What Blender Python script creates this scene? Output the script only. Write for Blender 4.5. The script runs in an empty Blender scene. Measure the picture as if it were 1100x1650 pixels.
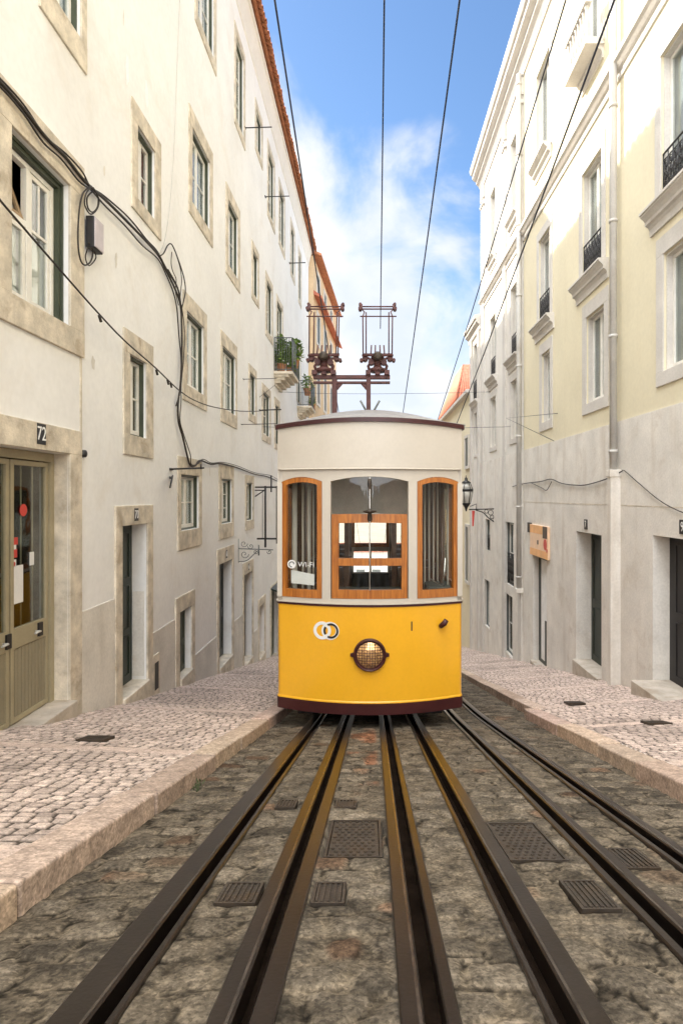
import bpy, bmesh, math, random
import numpy as np
from mathutils import Vector
random.seed(7)
R = math.radians
C = bpy.context.scene.collection
sc = bpy.context.scene

# ------------------------------------------------------------------ camera
# lens: 960 px focal length on a 1100 x 1650 picture, level camera
F, CX, CY = 960.0, 598.0, 800.0
cam = bpy.data.cameras.new('camera'); cam_o = bpy.data.objects.new('camera', cam); C.objects.link(cam_o)
cam_o.location = (0, 0, 0); cam_o.rotation_euler = (R(90), 0, 0)
cam.sensor_fit = 'AUTO'; cam.sensor_width = 36.0; cam.lens = F / 1650 * 36
cam.shift_x = -(CX - 550) / 1650; cam.shift_y = -(825 - CY) / 1650
cam.clip_start = 0.02; cam.clip_end = 8000
sc.camera = cam_o

# ------------------------------------------------------------------ sky and sun
SUN_AZ, SUN_EL = 52, 39        # degrees to the left of straight ahead, above the horizon
w = bpy.data.worlds.new('World'); sc.world = w; w.use_nodes = True
nt = w.node_tree; nt.nodes.clear()
N = nt.nodes.new; L = nt.links.new
out = N('ShaderNodeOutputWorld')
sky = N('ShaderNodeTexSky'); sky.sky_type = 'NISHITA'; sky.sun_disc = False
sky.sun_elevation = R(SUN_EL); sky.sun_rotation = R(-SUN_AZ); sky.altitude = 50
sky.air_density = 1.0; sky.dust_density = 0.3; sky.ozone_density = 3.0
tc = N('ShaderNodeTexCoord'); sep = N('ShaderNodeSeparateXYZ'); L(tc.outputs['Generated'], sep.inputs[0])
mp = N('ShaderNodeMapping'); mp.inputs['Scale'].default_value = (1.0, 1.0, 1.25); mp.inputs['Location'].default_value = (0.35, 0.1, 0.62)
L(tc.outputs['Generated'], mp.inputs[0])
n1 = N('ShaderNodeTexNoise'); n1.inputs['Scale'].default_value = 4.2; n1.inputs['Detail'].default_value = 9; n1.inputs['Roughness'].default_value = 0.55; n1.inputs['Distortion'].default_value = 0.35
L(mp.outputs[0], n1.inputs[0])
def wmath(op, a, b=None, c=None):
    m = N('ShaderNodeMath'); m.operation = op
    for i, v in enumerate((a, b, c)):
        if v is None: continue
        if isinstance(v, (int, float)): m.inputs[i].default_value = v
        else: L(v, m.inputs[i])
    return m.outputs[0]
# more cloud low down and to the left, clear blue up on the right; brighter cloud added out of view, overhead and behind, as fill light
bias = wmath('ADD', wmath('MULTIPLY', sep.outputs[0], -1.15), wmath('MULTIPLY', wmath('SUBTRACT', 0.40, sep.outputs[2]), 1.35))
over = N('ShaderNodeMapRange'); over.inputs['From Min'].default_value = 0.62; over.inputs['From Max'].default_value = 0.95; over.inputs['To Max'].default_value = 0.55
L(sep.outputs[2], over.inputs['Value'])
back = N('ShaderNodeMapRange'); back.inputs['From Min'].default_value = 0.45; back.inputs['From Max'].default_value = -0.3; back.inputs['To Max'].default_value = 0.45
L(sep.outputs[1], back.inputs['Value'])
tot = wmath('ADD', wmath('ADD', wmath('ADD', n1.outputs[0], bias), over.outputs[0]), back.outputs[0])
mask = N('ShaderNodeMapRange'); mask.interpolation_type = 'SMOOTHSTEP'
mask.inputs['From Min'].default_value = 0.25; mask.inputs['From Max'].default_value = 0.50; mask.inputs['To Max'].default_value = 0.96
L(tot, mask.inputs['Value'])
n2 = N('ShaderNodeTexNoise'); n2.inputs['Scale'].default_value = 7; n2.inputs['Detail'].default_value = 6
L(mp.outputs[0], n2.inputs[0])
ccol = N('ShaderNodeMixRGB'); ccol.inputs[1].default_value = (0.76, 0.82, 0.93, 1); ccol.inputs[2].default_value = (1.0, 1.0, 1.0, 1)
cr = N('ShaderNodeMapRange'); cr.inputs['From Min'].default_value = 0.35; cr.inputs['From Max'].default_value = 0.6
L(n2.outputs[0], cr.inputs['Value']); L(cr.outputs[0], ccol.inputs[0])
bg1 = N('ShaderNodeBackground'); bg1.inputs[1].default_value = 0.05; 
tint = N('ShaderNodeMixRGB'); tint.blend_type = 'MULTIPLY'; tint.inputs[0].default_value = 1; tint.inputs[2].default_value = (0.66, 0.74, 0.78, 1); L(sky.outputs[0], tint.inputs[1]); L(tint.outputs[0], bg1.inputs[0])
bg2 = N('ShaderNodeBackground'); L(ccol.outputs[0], bg2.inputs[0])
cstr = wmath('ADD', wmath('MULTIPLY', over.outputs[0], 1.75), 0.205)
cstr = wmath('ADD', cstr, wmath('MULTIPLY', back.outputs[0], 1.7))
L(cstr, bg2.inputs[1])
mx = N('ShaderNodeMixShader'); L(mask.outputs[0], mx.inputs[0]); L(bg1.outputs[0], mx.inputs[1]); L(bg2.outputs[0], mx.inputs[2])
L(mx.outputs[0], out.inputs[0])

sl = bpy.data.lights.new('sun', 'SUN'); sl.energy = 2.05; sl.angle = R(0.5); sl.color = (1.0, 0.93, 0.82)
so = bpy.data.objects.new('sun', sl); C.objects.link(so)
sd = Vector((-math.sin(R(SUN_AZ)) * math.cos(R(SUN_EL)), math.cos(R(SUN_AZ)) * math.cos(R(SUN_EL)), math.sin(R(SUN_EL))))
so.rotation_euler = sd.to_track_quat('Z', 'Y').to_euler(); so.location = (-20, 20, 40)
sc.view_settings.view_transform = 'Standard'; sc.view_settings.look = 'None'
sc.view_settings.exposure = 2.5; sc.view_settings.gamma = 1; sc.view_settings.use_curve_mapping = False
sc.cycles.max_bounces = 8; sc.cycles.diffuse_bounces = 5; sc.cycles.transparent_max_bounces = 16

# ------------------------------------------------------------------ materials
def mat(name, base, rough=0.65, var=0.12, scale=2.5, bump=0.0, bscale=30, metal=0.0, spec=0.4, coat=0.0,
        streak=0.0, dirt=None, fine=0.06, stain_scale=0.9, stain_amt=0.5):
    m = bpy.data.materials.new(name); m.use_nodes = True
    t = m.node_tree; nn = t.nodes; p = nn['Principled BSDF']
    n_ = nn.new; l_ = t.links.new
    geo = n_('ShaderNodeNewGeometry')
    a = n_('ShaderNodeTexNoise'); a.inputs['Scale'].default_value = scale; a.inputs['Detail'].default_value = 6; a.inputs['Roughness'].default_value = 0.6
    l_(geo.outputs['Position'], a.inputs[0])
    mr = n_('ShaderNodeMapRange'); mr.inputs['From Min'].default_value = 0.3; mr.inputs['From Max'].default_value = 0.7
    mr.inputs['To Min'].default_value = 1 - var; mr.inputs['To Max'].default_value = 1 + var
    l_(a.outputs[0], mr.inputs['Value'])
    b = n_('ShaderNodeTexNoise'); b.inputs['Scale'].default_value = scale * 18; b.inputs['Detail'].default_value = 3
    l_(geo.outputs['Position'], b.inputs[0])
    mr2 = n_('ShaderNodeMapRange'); mr2.inputs['From Min'].default_value = 0.3; mr2.inputs['From Max'].default_value = 0.7
    mr2.inputs['To Min'].default_value = 1 - fine; mr2.inputs['To Max'].default_value = 1 + fine
    l_(b.outputs[0], mr2.inputs['Value'])
    mul = n_('ShaderNodeMath'); mul.operation = 'MULTIPLY'; l_(mr.outputs[0], mul.inputs[0]); l_(mr2.outputs[0], mul.inputs[1])
    v = n_('ShaderNodeVectorMath'); v.operation = 'SCALE'; v.inputs[0].default_value = base[:3]; l_(mul.outputs[0], v.inputs['Scale'])
    col = v.outputs[0]
    if dirt is not None:
        s = n_('ShaderNodeTexNoise'); s.inputs['Scale'].default_value = stain_scale; s.inputs['Detail'].default_value = 7; s.inputs['Roughness'].default_value = 0.65; s.inputs['Distortion'].default_value = 0.4
        l_(geo.outputs['Position'], s.inputs[0])
        sr = n_('ShaderNodeMapRange'); sr.interpolation_type = 'SMOOTHSTEP'; sr.inputs['From Min'].default_value = 0.5; sr.inputs['From Max'].default_value = 0.72; sr.inputs['To Max'].default_value = stain_amt
        l_(s.outputs[0], sr.inputs['Value'])
        fac = sr.outputs[0]
        if streak:
            mm = n_('ShaderNodeMapping'); mm.inputs['Scale'].default_value = (3.2, 3.2, 0.35); l_(geo.outputs['Position'], mm.inputs[0])
            k = n_('ShaderNodeTexNoise'); k.inputs['Scale'].default_value = 1.0; k.inputs['Detail'].default_value = 5; l_(mm.outputs[0], k.inputs[0])
            kr = n_('ShaderNodeMapRange'); kr.interpolation_type = 'SMOOTHSTEP'; kr.inputs['From Min'].default_value = 0.52; kr.inputs['From Max'].default_value = 0.75; kr.inputs['To Max'].default_value = streak
            l_(k.outputs[0], kr.inputs['Value'])
            mxx = n_('ShaderNodeMath'); mxx.operation = 'MAXIMUM'; l_(fac, mxx.inputs[0]); l_(kr.outputs[0], mxx.inputs[1]); fac = mxx.outputs[0]
        mix = n_('ShaderNodeMixRGB'); l_(fac, mix.inputs[0]); l_(col, mix.inputs[1]); mix.inputs[2].default_value = (*dirt[:3], 1); col = mix.outputs[0]
    l_(col, p.inputs['Base Color'])
    p.inputs['Roughness'].default_value = rough; p.inputs['Metallic'].default_value = metal
    p.inputs['Specular IOR Level'].default_value = spec; p.inputs['Coat Weight'].default_value = coat; p.inputs['Coat Roughness'].default_value = 0.12
    if bump:
        c = n_('ShaderNodeTexNoise'); c.inputs['Scale'].default_value = bscale; c.inputs['Detail'].default_value = 5; l_(geo.outputs['Position'], c.inputs[0])
        bp = n_('ShaderNodeBump'); bp.inputs['Strength'].default_value = bump; bp.inputs['Distance'].default_value = 0.01; l_(c.outputs[0], bp.inputs['Height']); l_(bp.outputs[0], p.inputs['Normal'])
    return m

def mat_stone(name, bump=0.5, bscale=60, rough=0.8, spec=0.25, contrast=0.4, dist=0.012):
    # colour comes from the stones laid in the mesh (one tone per stone, another for the joints) plus fine grain
    m = bpy.data.materials.new(name); m.use_nodes = True
    t = m.node_tree; p = t.nodes['Principled BSDF']; n_ = t.nodes.new; l_ = t.links.new
    at = n_('ShaderNodeAttribute'); at.attribute_name = 'stone'
    geo = n_('ShaderNodeNewGeometry')
    a = n_('ShaderNodeTexNoise'); a.inputs['Scale'].default_value = bscale; a.inputs['Detail'].default_value = 6; a.inputs['Roughness'].default_value = 0.7
    l_(geo.outputs['Position'], a.inputs[0])
    mr = n_('ShaderNodeMapRange'); mr.inputs['From Min'].default_value = 0.34; mr.inputs['From Max'].default_value = 0.66; mr.inputs['To Min'].default_value = 1 - contrast; mr.inputs['To Max'].default_value = 1 + contrast
    l_(a.outputs[0], mr.inputs['Value'])
    a2 = n_('ShaderNodeTexNoise'); a2.inputs['Scale'].default_value = bscale * 0.25; a2.inputs['Detail'].default_value = 4
    l_(geo.outputs['Position'], a2.inputs[0])
    mr2 = n_('ShaderNodeMapRange'); mr2.inputs['From Min'].default_value = 0.3; mr2.inputs['From Max'].default_value = 0.7; mr2.inputs['To Min'].default_value = 0.75; mr2.inputs['To Max'].default_value = 1.2
    l_(a2.outputs[0], mr2.inputs['Value'])
    vo = n_('ShaderNodeTexVoronoi'); vo.inputs['Scale'].default_value = bscale * 2.4; l_(geo.outputs['Position'], vo.inputs[0])
    vs = n_('ShaderNodeSeparateColor'); l_(vo.outputs['Color'], vs.inputs[0])
    vr = n_('ShaderNodeMapRange'); vr.inputs['To Min'].default_value = 1 - contrast * 0.8; vr.inputs['To Max'].default_value = 1 + contrast * 0.8; l_(vs.outputs[0], vr.inputs['Value'])
    m0 = n_('ShaderNodeMath'); m0.operation = 'MULTIPLY'; l_(mr.outputs[0], m0.inputs[0]); l_(mr2.outputs[0], m0.inputs[1])
    mu = n_('ShaderNodeMath'); mu.operation = 'MULTIPLY'; l_(m0.outputs[0], mu.inputs[0]); l_(vr.outputs[0], mu.inputs[1])
    v = n_('ShaderNodeVectorMath'); v.operation = 'SCALE'; l_(at.outputs['Color'], v.inputs[0]); l_(mu.outputs[0], v.inputs['Scale'])
    l_(v.outputs[0], p.inputs['Base Color']); p.inputs['Roughness'].default_value = rough; p.inputs['Specular IOR Level'].default_value = spec
    bp = n_('ShaderNodeBump'); bp.inputs['Strength'].default_value = bump; bp.inputs['Distance'].default_value = dist
    l_(a.outputs[0], bp.inputs['Height']); l_(bp.outputs[0], p.inputs['Normal'])
    return m

def mat_glass(name, tint=(0.75, 0.8, 0.8), refl=0.06):
    m = bpy.data.materials.new(name); m.use_nodes = True
    t = m.node_tree; t.nodes.clear(); n_ = t.nodes.new; l_ = t.links.new
    o = n_('ShaderNodeOutputMaterial'); mx = n_('ShaderNodeMixShader'); tr = n_('ShaderNodeBsdfTransparent'); gl = n_('ShaderNodeBsdfGlossy'); lw = n_('ShaderNodeLayerWeight'); pw = n_('ShaderNodeMath'); pw.operation = 'POWER'; pw.inputs[1].default_value = 4.0; l_(lw.outputs['Facing'], pw.inputs[0])
    fr = n_('ShaderNodeMapRange'); fr.inputs['To Min'].default_value = refl; l_(pw.outputs[0], fr.inputs['Value']); gl.inputs['Roughness'].default_value = 0.03; tr.inputs['Color'].default_value = (*tint, 1)
    geo = n_('ShaderNodeNewGeometry'); nz = n_('ShaderNodeTexNoise'); nz.inputs['Scale'].default_value = 3.0; l_(geo.outputs['Position'], nz.inputs[0])
    bp = n_('ShaderNodeBump'); bp.inputs['Strength'].default_value = 0.12; bp.inputs['Distance'].default_value = 0.02; l_(nz.outputs[0], bp.inputs['Height']); l_(bp.outputs[0], gl.inputs['Normal'])
    l_(fr.outputs[0], mx.inputs[0]); l_(tr.outputs[0], mx.inputs[1]); l_(gl.outputs[0], mx.inputs[2]); l_(mx.outputs[0], o.inputs[0])
    return m

MT = {}
MT['plaster'] = mat('cream_plaster', (0.80, 0.785, 0.75), 0.85, 0.06, 0.7, 0.12, 18, spec=0.2, dirt=(0.62, 0.55, 0.45), streak=0.0, stain_amt=0.3, fine=0.03)
MT['step_stone'] = mat('worn_step_stone', (0.46, 0.40, 0.325), 0.8, 0.18, 5, 0.4, 40, spec=0.2, dirt=(0.27, 0.20, 0.13), stain_amt=0.6, stain_scale=3)
MT['patch'] = mat('fresh_plaster_patch', (0.86, 0.85, 0.83), 0.8, 0.04, 3)
MT['dado'] = mat('grey_plinth_plaster', (0.64, 0.60, 0.53), 0.85, 0.14, 1.6, 0.25, 25, spec=0.2, dirt=(0.40, 0.35, 0.28), streak=0.3, stain_amt=0.6)
MT['lime'] = mat('limestone_trim', (0.60, 0.53, 0.42), 0.8, 0.3, 4.5, 0.6, 45, spec=0.2, dirt=(0.36, 0.28, 0.19), streak=0.2, stain_amt=0.7, stain_scale=3.5)
MT['lime_r'] = mat('pale_stone_trim', (0.60, 0.565, 0.51), 0.8, 0.1, 2.0, 0.2, 40, spec=0.2, dirt=(0.45, 0.39, 0.32), streak=0.3, stain_amt=0.3)
MT['yellow_wall'] = mat('yellow_plaster', (0.72, 0.65, 0.47), 0.85, 0.05, 0.8, 0.15, 25, spec=0.2, dirt=(0.60, 0.50, 0.32), streak=0.15, stain_amt=0.2, fine=0.03)
MT['white_wall'] = mat('offwhite_plaster', (0.70, 0.665, 0.60), 0.85, 0.05, 0.8, 0.15, 25, spec=0.2, dirt=(0.60, 0.53, 0.42), streak=0.2, stain_amt=0.3, fine=0.03)
MT['base_stone'] = mat('weathered_pale_stone', (0.72, 0.68, 0.61), 0.85, 0.10, 1.8, 0.3, 30, spec=0.2, dirt=(0.46, 0.375, 0.28), streak=0.42, stain_amt=0.4, stain_scale=2.0)
MT['ochre_wall'] = mat('ochre_plaster', (0.60, 0.44, 0.27), 0.85, 0.1, 1, 0.15, 25, spec=0.2, dirt=(0.5, 0.34, 0.18), streak=0.2)
MT['tile'] = mat('terracotta_tile', (0.42, 0.17, 0.085), 0.85, 0.3, 5, 0.3, 40, spec=0.2, dirt=(0.30, 0.17, 0.10), stain_amt=0.5, stain_scale=4)
MT['red_tile'] = mat('new_red_tile', (0.45, 0.15, 0.09), 0.8, 0.2, 4, 0.2, 40, spec=0.2)
MT['white_paint'] = mat('white_gloss_paint', (0.78, 0.75, 0.68), 0.45, 0.08, 5, 0.05, 60, dirt=(0.5, 0.44, 0.35), stain_amt=0.3, stain_scale=4)
MT['green_paint'] = mat('dark_green_paint', (0.055, 0.065, 0.04), 0.45, 0.2, 5, 0.05, 60)
MT['brown_paint'] = mat('dark_brown_paint', (0.06, 0.035, 0.02), 0.5, 0.2, 5)
MT['door_beige'] = mat('khaki_door_paint', (0.265, 0.23, 0.155), 0.5, 0.08, 4, 0.05, 50, dirt=(0.2, 0.16, 0.1), streak=0.3)
MT['door_trim'] = mat('khaki_frame_paint', (0.34, 0.29, 0.185), 0.5, 0.1, 4)
MT['door_green'] = mat('blackgreen_door_paint', (0.018, 0.026, 0.018), 0.4, 0.3, 6, 0.05, 60)
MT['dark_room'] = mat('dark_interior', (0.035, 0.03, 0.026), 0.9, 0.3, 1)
MT['curtain'] = mat('net_curtain', (0.8, 0.79, 0.75), 0.9, 0.1, 4)
MT['curtain_blue'] = mat('blue_grey_blind', (0.62, 0.67, 0.76), 0.9, 0.1, 4)
MT['curtain_grey'] = mat('grey_blind', (0.34, 0.36, 0.36), 0.9, 0.15, 3)
MT['sky_glass'] = mat_glass('reflective_pane', (0.6, 0.65, 0.7), 0.45)
MT['curtain_red'] = mat('red_curtain', (0.30, 0.03, 0.02), 0.9, 0.2, 6)
MT['curtain_tan'] = mat('tan_shutter', (0.36, 0.25, 0.15), 0.8, 0.2, 6)
MT['glass'] = mat_glass('window_glass', (0.86, 0.89, 0.88), 0.10)
MT['tram_glass'] = mat_glass('tram_window_glass', (0.92, 0.94, 0.92), 0.05)
MT['iron'] = mat('black_iron', (0.022, 0.020, 0.018), 0.5, 0.3, 10, 0.1, 80)
MT['cable'] = mat('black_cable_rubber', (0.028, 0.021, 0.015), 0.65, 0.3, 12)
MT['wire'] = mat('overhead_wire_metal', (0.03, 0.035, 0.05), 0.5, 0.2, 8)
MT['steel'] = mat('worn_rail_steel', (0.048, 0.036, 0.029), 0.30, 0.16, 5, 0.06, 60, metal=0.8, dirt=(0.034, 0.021, 0.012), stain_amt=0.7, stain_scale=2.2, fine=0.1)
MT['polished'] = mat('polished_rail_edge', (0.16, 0.135, 0.115), 0.25, 0.4, 9, 0.05, 60, metal=0.9, dirt=(0.06, 0.045, 0.035), stain_amt=0.9, stain_scale=6)
MT['groove'] = mat('rail_groove_grime', (0.014, 0.009, 0.006), 0.95, 0.4, 9, 0.3, 60, spec=0.0)
MT['castiron'] = mat('rusty_cast_iron', (0.062, 0.048, 0.036), 0.6, 0.3, 14, 0.4, 60, metal=0.4, dirt=(0.085, 0.052, 0.026), stain_amt=0.6, stain_scale=6)
MT['yellow'] = mat('tram_yellow_paint', (0.80, 0.40, 0.018), 0.3, 0.04, 1.6, 0.06, 3, spec=0.5, coat=0.25, dirt=(0.62, 0.29, 0.02), stain_amt=0.16, stain_scale=1.5, streak=0.12, fine=0.02)
MT['cream'] = mat('tram_cream_paint', (0.53, 0.475, 0.395), 0.4, 0.05, 1.4, 0.02, 8, spec=0.5, dirt=(0.42, 0.36, 0.28), stain_amt=0.3, streak=0.2, fine=0.02)
MT['maroon'] = mat('tram_maroon_paint', (0.048, 0.0105, 0.010), 0.4, 0.2, 3, 0.05, 30)
MT['roofgrey'] = mat('tram_roof_paint', (0.25, 0.235, 0.22), 0.6, 0.15, 3, 0.1, 30, dirt=(0.2, 0.17, 0.14), stain_amt=0.5)
MT['redoxide'] = mat('red_oxide_steel', (0.085, 0.030, 0.026), 0.6, 0.3, 9, 0.2, 60, dirt=(0.06, 0.03, 0.025), stain_amt=0.6, stain_scale=8)
MT['brass'] = mat('dull_brass', (0.5, 0.36, 0.14), 0.35, 0.2, 9, metal=0.9)
MT['chrome'] = mat('bright_metal', (0.75, 0.72, 0.66), 0.2, 0.1, 9, metal=0.95)
MT['zinc'] = mat('painted_zinc_pipe', (0.52, 0.50, 0.46), 0.6, 0.1, 3, dirt=(0.3, 0.25, 0.2), streak=0.35)
MT['black'] = mat('black_plastic', (0.02, 0.018, 0.018), 0.5, 0.2, 9)
MT['whitemark'] = mat('white_enamel', (0.78, 0.76, 0.72), 0.5, 0.06, 9)
MT['paper'] = mat('white_paper', (0.72, 0.71, 0.68), 0.8, 0.05, 9)
MT['redmark'] = mat('red_sticker', (0.55, 0.06, 0.045), 0.5, 0.1, 9)
MT['lilac'] = mat('pale_box_cover', (0.50, 0.44, 0.44), 0.5, 0.1, 9)
MT['orange_sign'] = mat('apricot_sign_print', (0.80, 0.42, 0.17), 0.5, 0.15, 3)
MT['peach_sign'] = mat('peach_sign_print', (0.80, 0.55, 0.36), 0.5, 0.1, 5)
MT['leaf'] = mat('balcony_leaf', (0.17, 0.27, 0.035), 0.6, 0.45, 8)
MT['weed'] = mat('kerb_weed', (0.045, 0.065, 0.018), 0.7, 0.4, 20)
MT['terracotta'] = mat('terracotta_pot', (0.50, 0.22, 0.10), 0.8, 0.15, 8)
MT['greyiron'] = mat('grey_painted_iron', (0.13, 0.14, 0.13), 0.5, 0.2, 10)
MT['milk'] = mat('frosted_lantern_glass', (0.62, 0.60, 0.54), 0.35, 0.08, 6)
MT['kerb'] = mat_stone('pink_limestone_kerb', 0.2, 38, 0.8, 0.2, 0.28, 0.012)
MT['ceiling'] = mat('varnished_ceiling', (0.52, 0.45, 0.36), 0.35, 0.16, 3)
MT['darkwood'] = mat('dark_varnished_wood', (0.085, 0.038, 0.017), 0.35, 0.3, 8, coat=0.3)
MT['grey_in'] = mat('grey_green_seat', (0.05, 0.055, 0.045), 0.7, 0.2, 5)
MT['terrain'] = mat('far_slope', (0.25, 0.22, 0.17), 0.9, 0.2, 0.1)
MT['lens'] = mat('headlamp_lens', (0.80, 0.47, 0.20), 0.10, 0.6, 26, spec=0.8, metal=0.6)
# varnished wood with grain running along the height
def wood_mat():
    m = bpy.data.materials.new('orange_varnished_wood'); m.use_nodes = True
    t = m.node_tree; p = t.nodes['Principled BSDF']; n_ = t.nodes.new; l_ = t.links.new
    geo = n_('ShaderNodeNewGeometry'); mm = n_('ShaderNodeMapping'); mm.inputs['Scale'].default_value = (26, 26, 2.2); l_(geo.outputs['Position'], mm.inputs[0])
    nz = n_('ShaderNodeTexNoise'); nz.inputs['Scale'].default_value = 1.6; nz.inputs['Detail'].default_value = 7; nz.inputs['Distortion'].default_value = 0.8; l_(mm.outputs[0], nz.inputs[0])
    r = n_('ShaderNodeValToRGB'); r.color_ramp.elements[0].position = 0.3; r.color_ramp.elements[0].color = (0.26, 0.075, 0.011, 1); r.color_ramp.elements[1].position = 0.72; r.color_ramp.elements[1].color = (0.52, 0.185, 0.03, 1)
    l_(nz.outputs[0], r.inputs[0]); l_(r.outputs[0], p.inputs['Base Color']); p.inputs['Roughness'].default_value = 0.32; p.inputs['Coat Weight'].default_value = 0.4; p.inputs['Coat Roughness'].default_value = 0.15
    return m
MT['wood'] = wood_mat()
MT['setts'] = mat_stone('road_setts', 0.0, 42, 0.85, 0.1, 0.42, 0.012)
MT['calcada'] = mat_stone('pavement_cubes', 0.3, 70, 0.75, 0.25, 0.25, 0.008)

# ------------------------------------------------------------------ mesh helpers
ORG = {}
class MB:
    def __init__(self): self.v = []; self.f = []; self.s = []
    def face(self, pts, smooth=False):
        b = len(self.v); self.v += [tuple(p) for p in pts]; self.f.append(list(range(b, b + len(pts)))); self.s.append(smooth)
    def box(self, x0, x1, y0, y1, z0, z1):
        x0, x1 = sorted((x0, x1)); y0, y1 = sorted((y0, y1)); z0, z1 = sorted((z0, z1))
        b = len(self.v)
        self.v += [(x, y, z) for z in (z0, z1) for y in (y0, y1) for x in (x0, x1)]
        for q in ((0, 2, 3, 1), (4, 5, 7, 6), (0, 1, 5, 4), (2, 6, 7, 3), (0, 4, 6, 2), (1, 3, 7, 5)):
            self.f.append([b + i for i in q]); self.s.append(False)
        return self
    def hexa(self, p):       # eight corners: bottom ring then top ring
        b = len(self.v); self.v += [tuple(q) for q in p]
        for q in ((3, 2, 1, 0), (4, 5, 6, 7), (0, 1, 5, 4), (1, 2, 6, 5), (2, 3, 7, 6), (3, 0, 4, 7)):
            self.f.append([b + i for i in q]); self.s.append(False)
        return self
    def tube(self, pts, r, n=6, closed=False):
        pts = [Vector(p) for p in pts]; k = len(pts); rr = r if isinstance(r, (list, tuple)) else [r] * k
        b = len(self.v); up0 = None
        for i, p in enumerate(pts):
            if closed: d = pts[(i + 1) % k] - pts[i - 1]
            else: d = pts[min(i + 1, k - 1)] - pts[max(i - 1, 0)]
            d.normalize()
            if up0 is None:
                up0 = Vector((0, 0, 1)) if abs(d.z) < 0.9 else Vector((1, 0, 0))
            u = (up0 - d * up0.dot(d))
            if u.length < 1e-4: u = d.orthogonal()
            u.normalize(); up0 = u; s = d.cross(u)
            for j in range(n):
                a = 2 * math.pi * j / n
                self.v.append(tuple(p + (u * math.cos(a) + s * math.sin(a)) * rr[i]))
        for i in range(k if closed else k - 1):
            i2 = (i + 1) % k
            for j in range(n):
                j2 = (j + 1) % n
                self.f.append([b + i * n + j, b + i * n + j2, b + i2 * n + j2, b + i2 * n + j]); self.s.append(n > 4)
        if not closed:
            self.f.append([b + j for j in range(n)][::-1]); self.s.append(False)
            self.f.append([b + (k - 1) * n + j for j in range(n)]); self.s.append(False)
        return self
    def lathe(self, c, axis, prof, n=24):    # prof: (distance along axis, radius)
        a = Vector(axis).normalized(); u = a.orthogonal().normalized(); s = a.cross(u); c = Vector(c); b = len(self.v)
        for (h, r) in prof:
            for j in range(n):
                t = 2 * math.pi * j / n; self.v.append(tuple(c + a * h + (u * math.cos(t) + s * math.sin(t)) * r))
        for i in range(len(prof) - 1):
            for j in range(n):
                j2 = (j + 1) % n; self.f.append([b + i * n + j, b + i * n + j2, b + (i + 1) * n + j2, b + (i + 1) * n + j]); self.s.append(True)
        for i, rev in ((0, True), (len(prof) - 1, False)):
            if prof[i][1] > 1e-4:
                fc = [b + i * n + j for j in range(n)]; self.f.append(fc[::-1] if rev else fc); self.s.append(False)
        return self
    def build(self, name, m, parent=None, bevel=0.0, solid=None):
        me = bpy.data.meshes.new(name)
        if parent is not None: o3 = ORG[parent]
        else:
            xs = [p[0] for p in self.v]; ys = [p[1] for p in self.v]; zs = [p[2] for p in self.v]
            o3 = Vector(((min(xs) + max(xs)) / 2, (min(ys) + max(ys)) / 2, min(zs)))
        me.from_pydata([(p[0] - o3.x, p[1] - o3.y, p[2] - o3.z) for p in self.v], [], self.f)
        me.polygons.foreach_set('use_smooth', self.s); me.update()
        bm = bmesh.new(); bm.from_mesh(me); bmesh.ops.remove_doubles(bm, verts=bm.verts, dist=1e-5) if solid or bevel == -1 else None
        bmesh.ops.recalc_face_normals(bm, faces=bm.faces); bm.to_mesh(me); bm.free()
        me.materials.append(MT[m] if isinstance(m, str) else m)
        o = bpy.data.objects.new(name, me); C.objects.link(o)
        if parent is not None: o.parent = parent
        else: o.location = o3
        ORG[o] = o3
        if solid:
            md = o.modifiers.new('thick', 'SOLIDIFY'); md.thickness = solid; md.offset = 0
        if bevel > 0:
            md = o.modifiers.new('bevel', 'BEVEL'); md.width = bevel; md.segments = 2; md.limit_method = 'ANGLE'; md.angle_limit = R(40)
        return o

def thing(name, label, cat, loc, group=None):
    o = bpy.data.objects.new(name, None); C.objects.link(o); o.location = loc; ORG[o] = Vector(loc); o.empty_display_size = 0.3
    return tag(o, label, cat, group)
def tag(o, label, cat, group=None):
    o['label'] = label; o['category'] = cat
    if group: o['group'] = group
    return o
def struct(o): o['kind'] = 'structure'; return o

def text_mb(s, size, place, extr=0.004):
    cu = bpy.data.curves.new('t', 'FONT'); cu.body = s; cu.size = size; cu.extrude = extr / 2; cu.align_x = 'CENTER'; cu.align_y = 'CENTER'; cu.resolution_u = 4
    ob = bpy.data.objects.new('t', cu); C.objects.link(ob)
    dg = bpy.context.evaluated_depsgraph_get(); me = ob.evaluated_get(dg).to_mesh()
    mb = MB(); mb.v = [tuple(place(v.co.x, v.co.y, v.co.z)) for v in me.vertices]; mb.f = [list(p.vertices) for p in me.polygons]; mb.s = [False] * len(mb.f)
    ob.evaluated_get(dg).to_mesh_clear(); bpy.data.objects.remove(ob); bpy.data.curves.remove(cu)
    return mb

# ------------------------------------------------------------------ the lie of the street
H0 = 0.95
def prof(y):
    y = np.asarray(y, float)
    return np.where(y < 7.2, -H0 - 0.25 * y, np.where(y < 8.8, -H0 - 0.25 * y + 0.035 * (y - 7.2) ** 2 / 3.2, -H0 - 0.25 * 8 - 0.215 * (y - 8)))
def pz(y): return float(prof(y))
XL, XR = -3.2, 4.1                      # the two street fronts
def YL(px): return -XL * F / (CX - px)
def YR(px): return XR * F / (px - CX)
def kerb_l(y): return -1.27 + 0.016 * np.minimum(y, 12)
def kerb_r(y):
    y = np.asarray(y, float)
    return np.where(y < 7.85, 1.80 + 0.026 * y, 2.12 + 0.0 * y)

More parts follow.
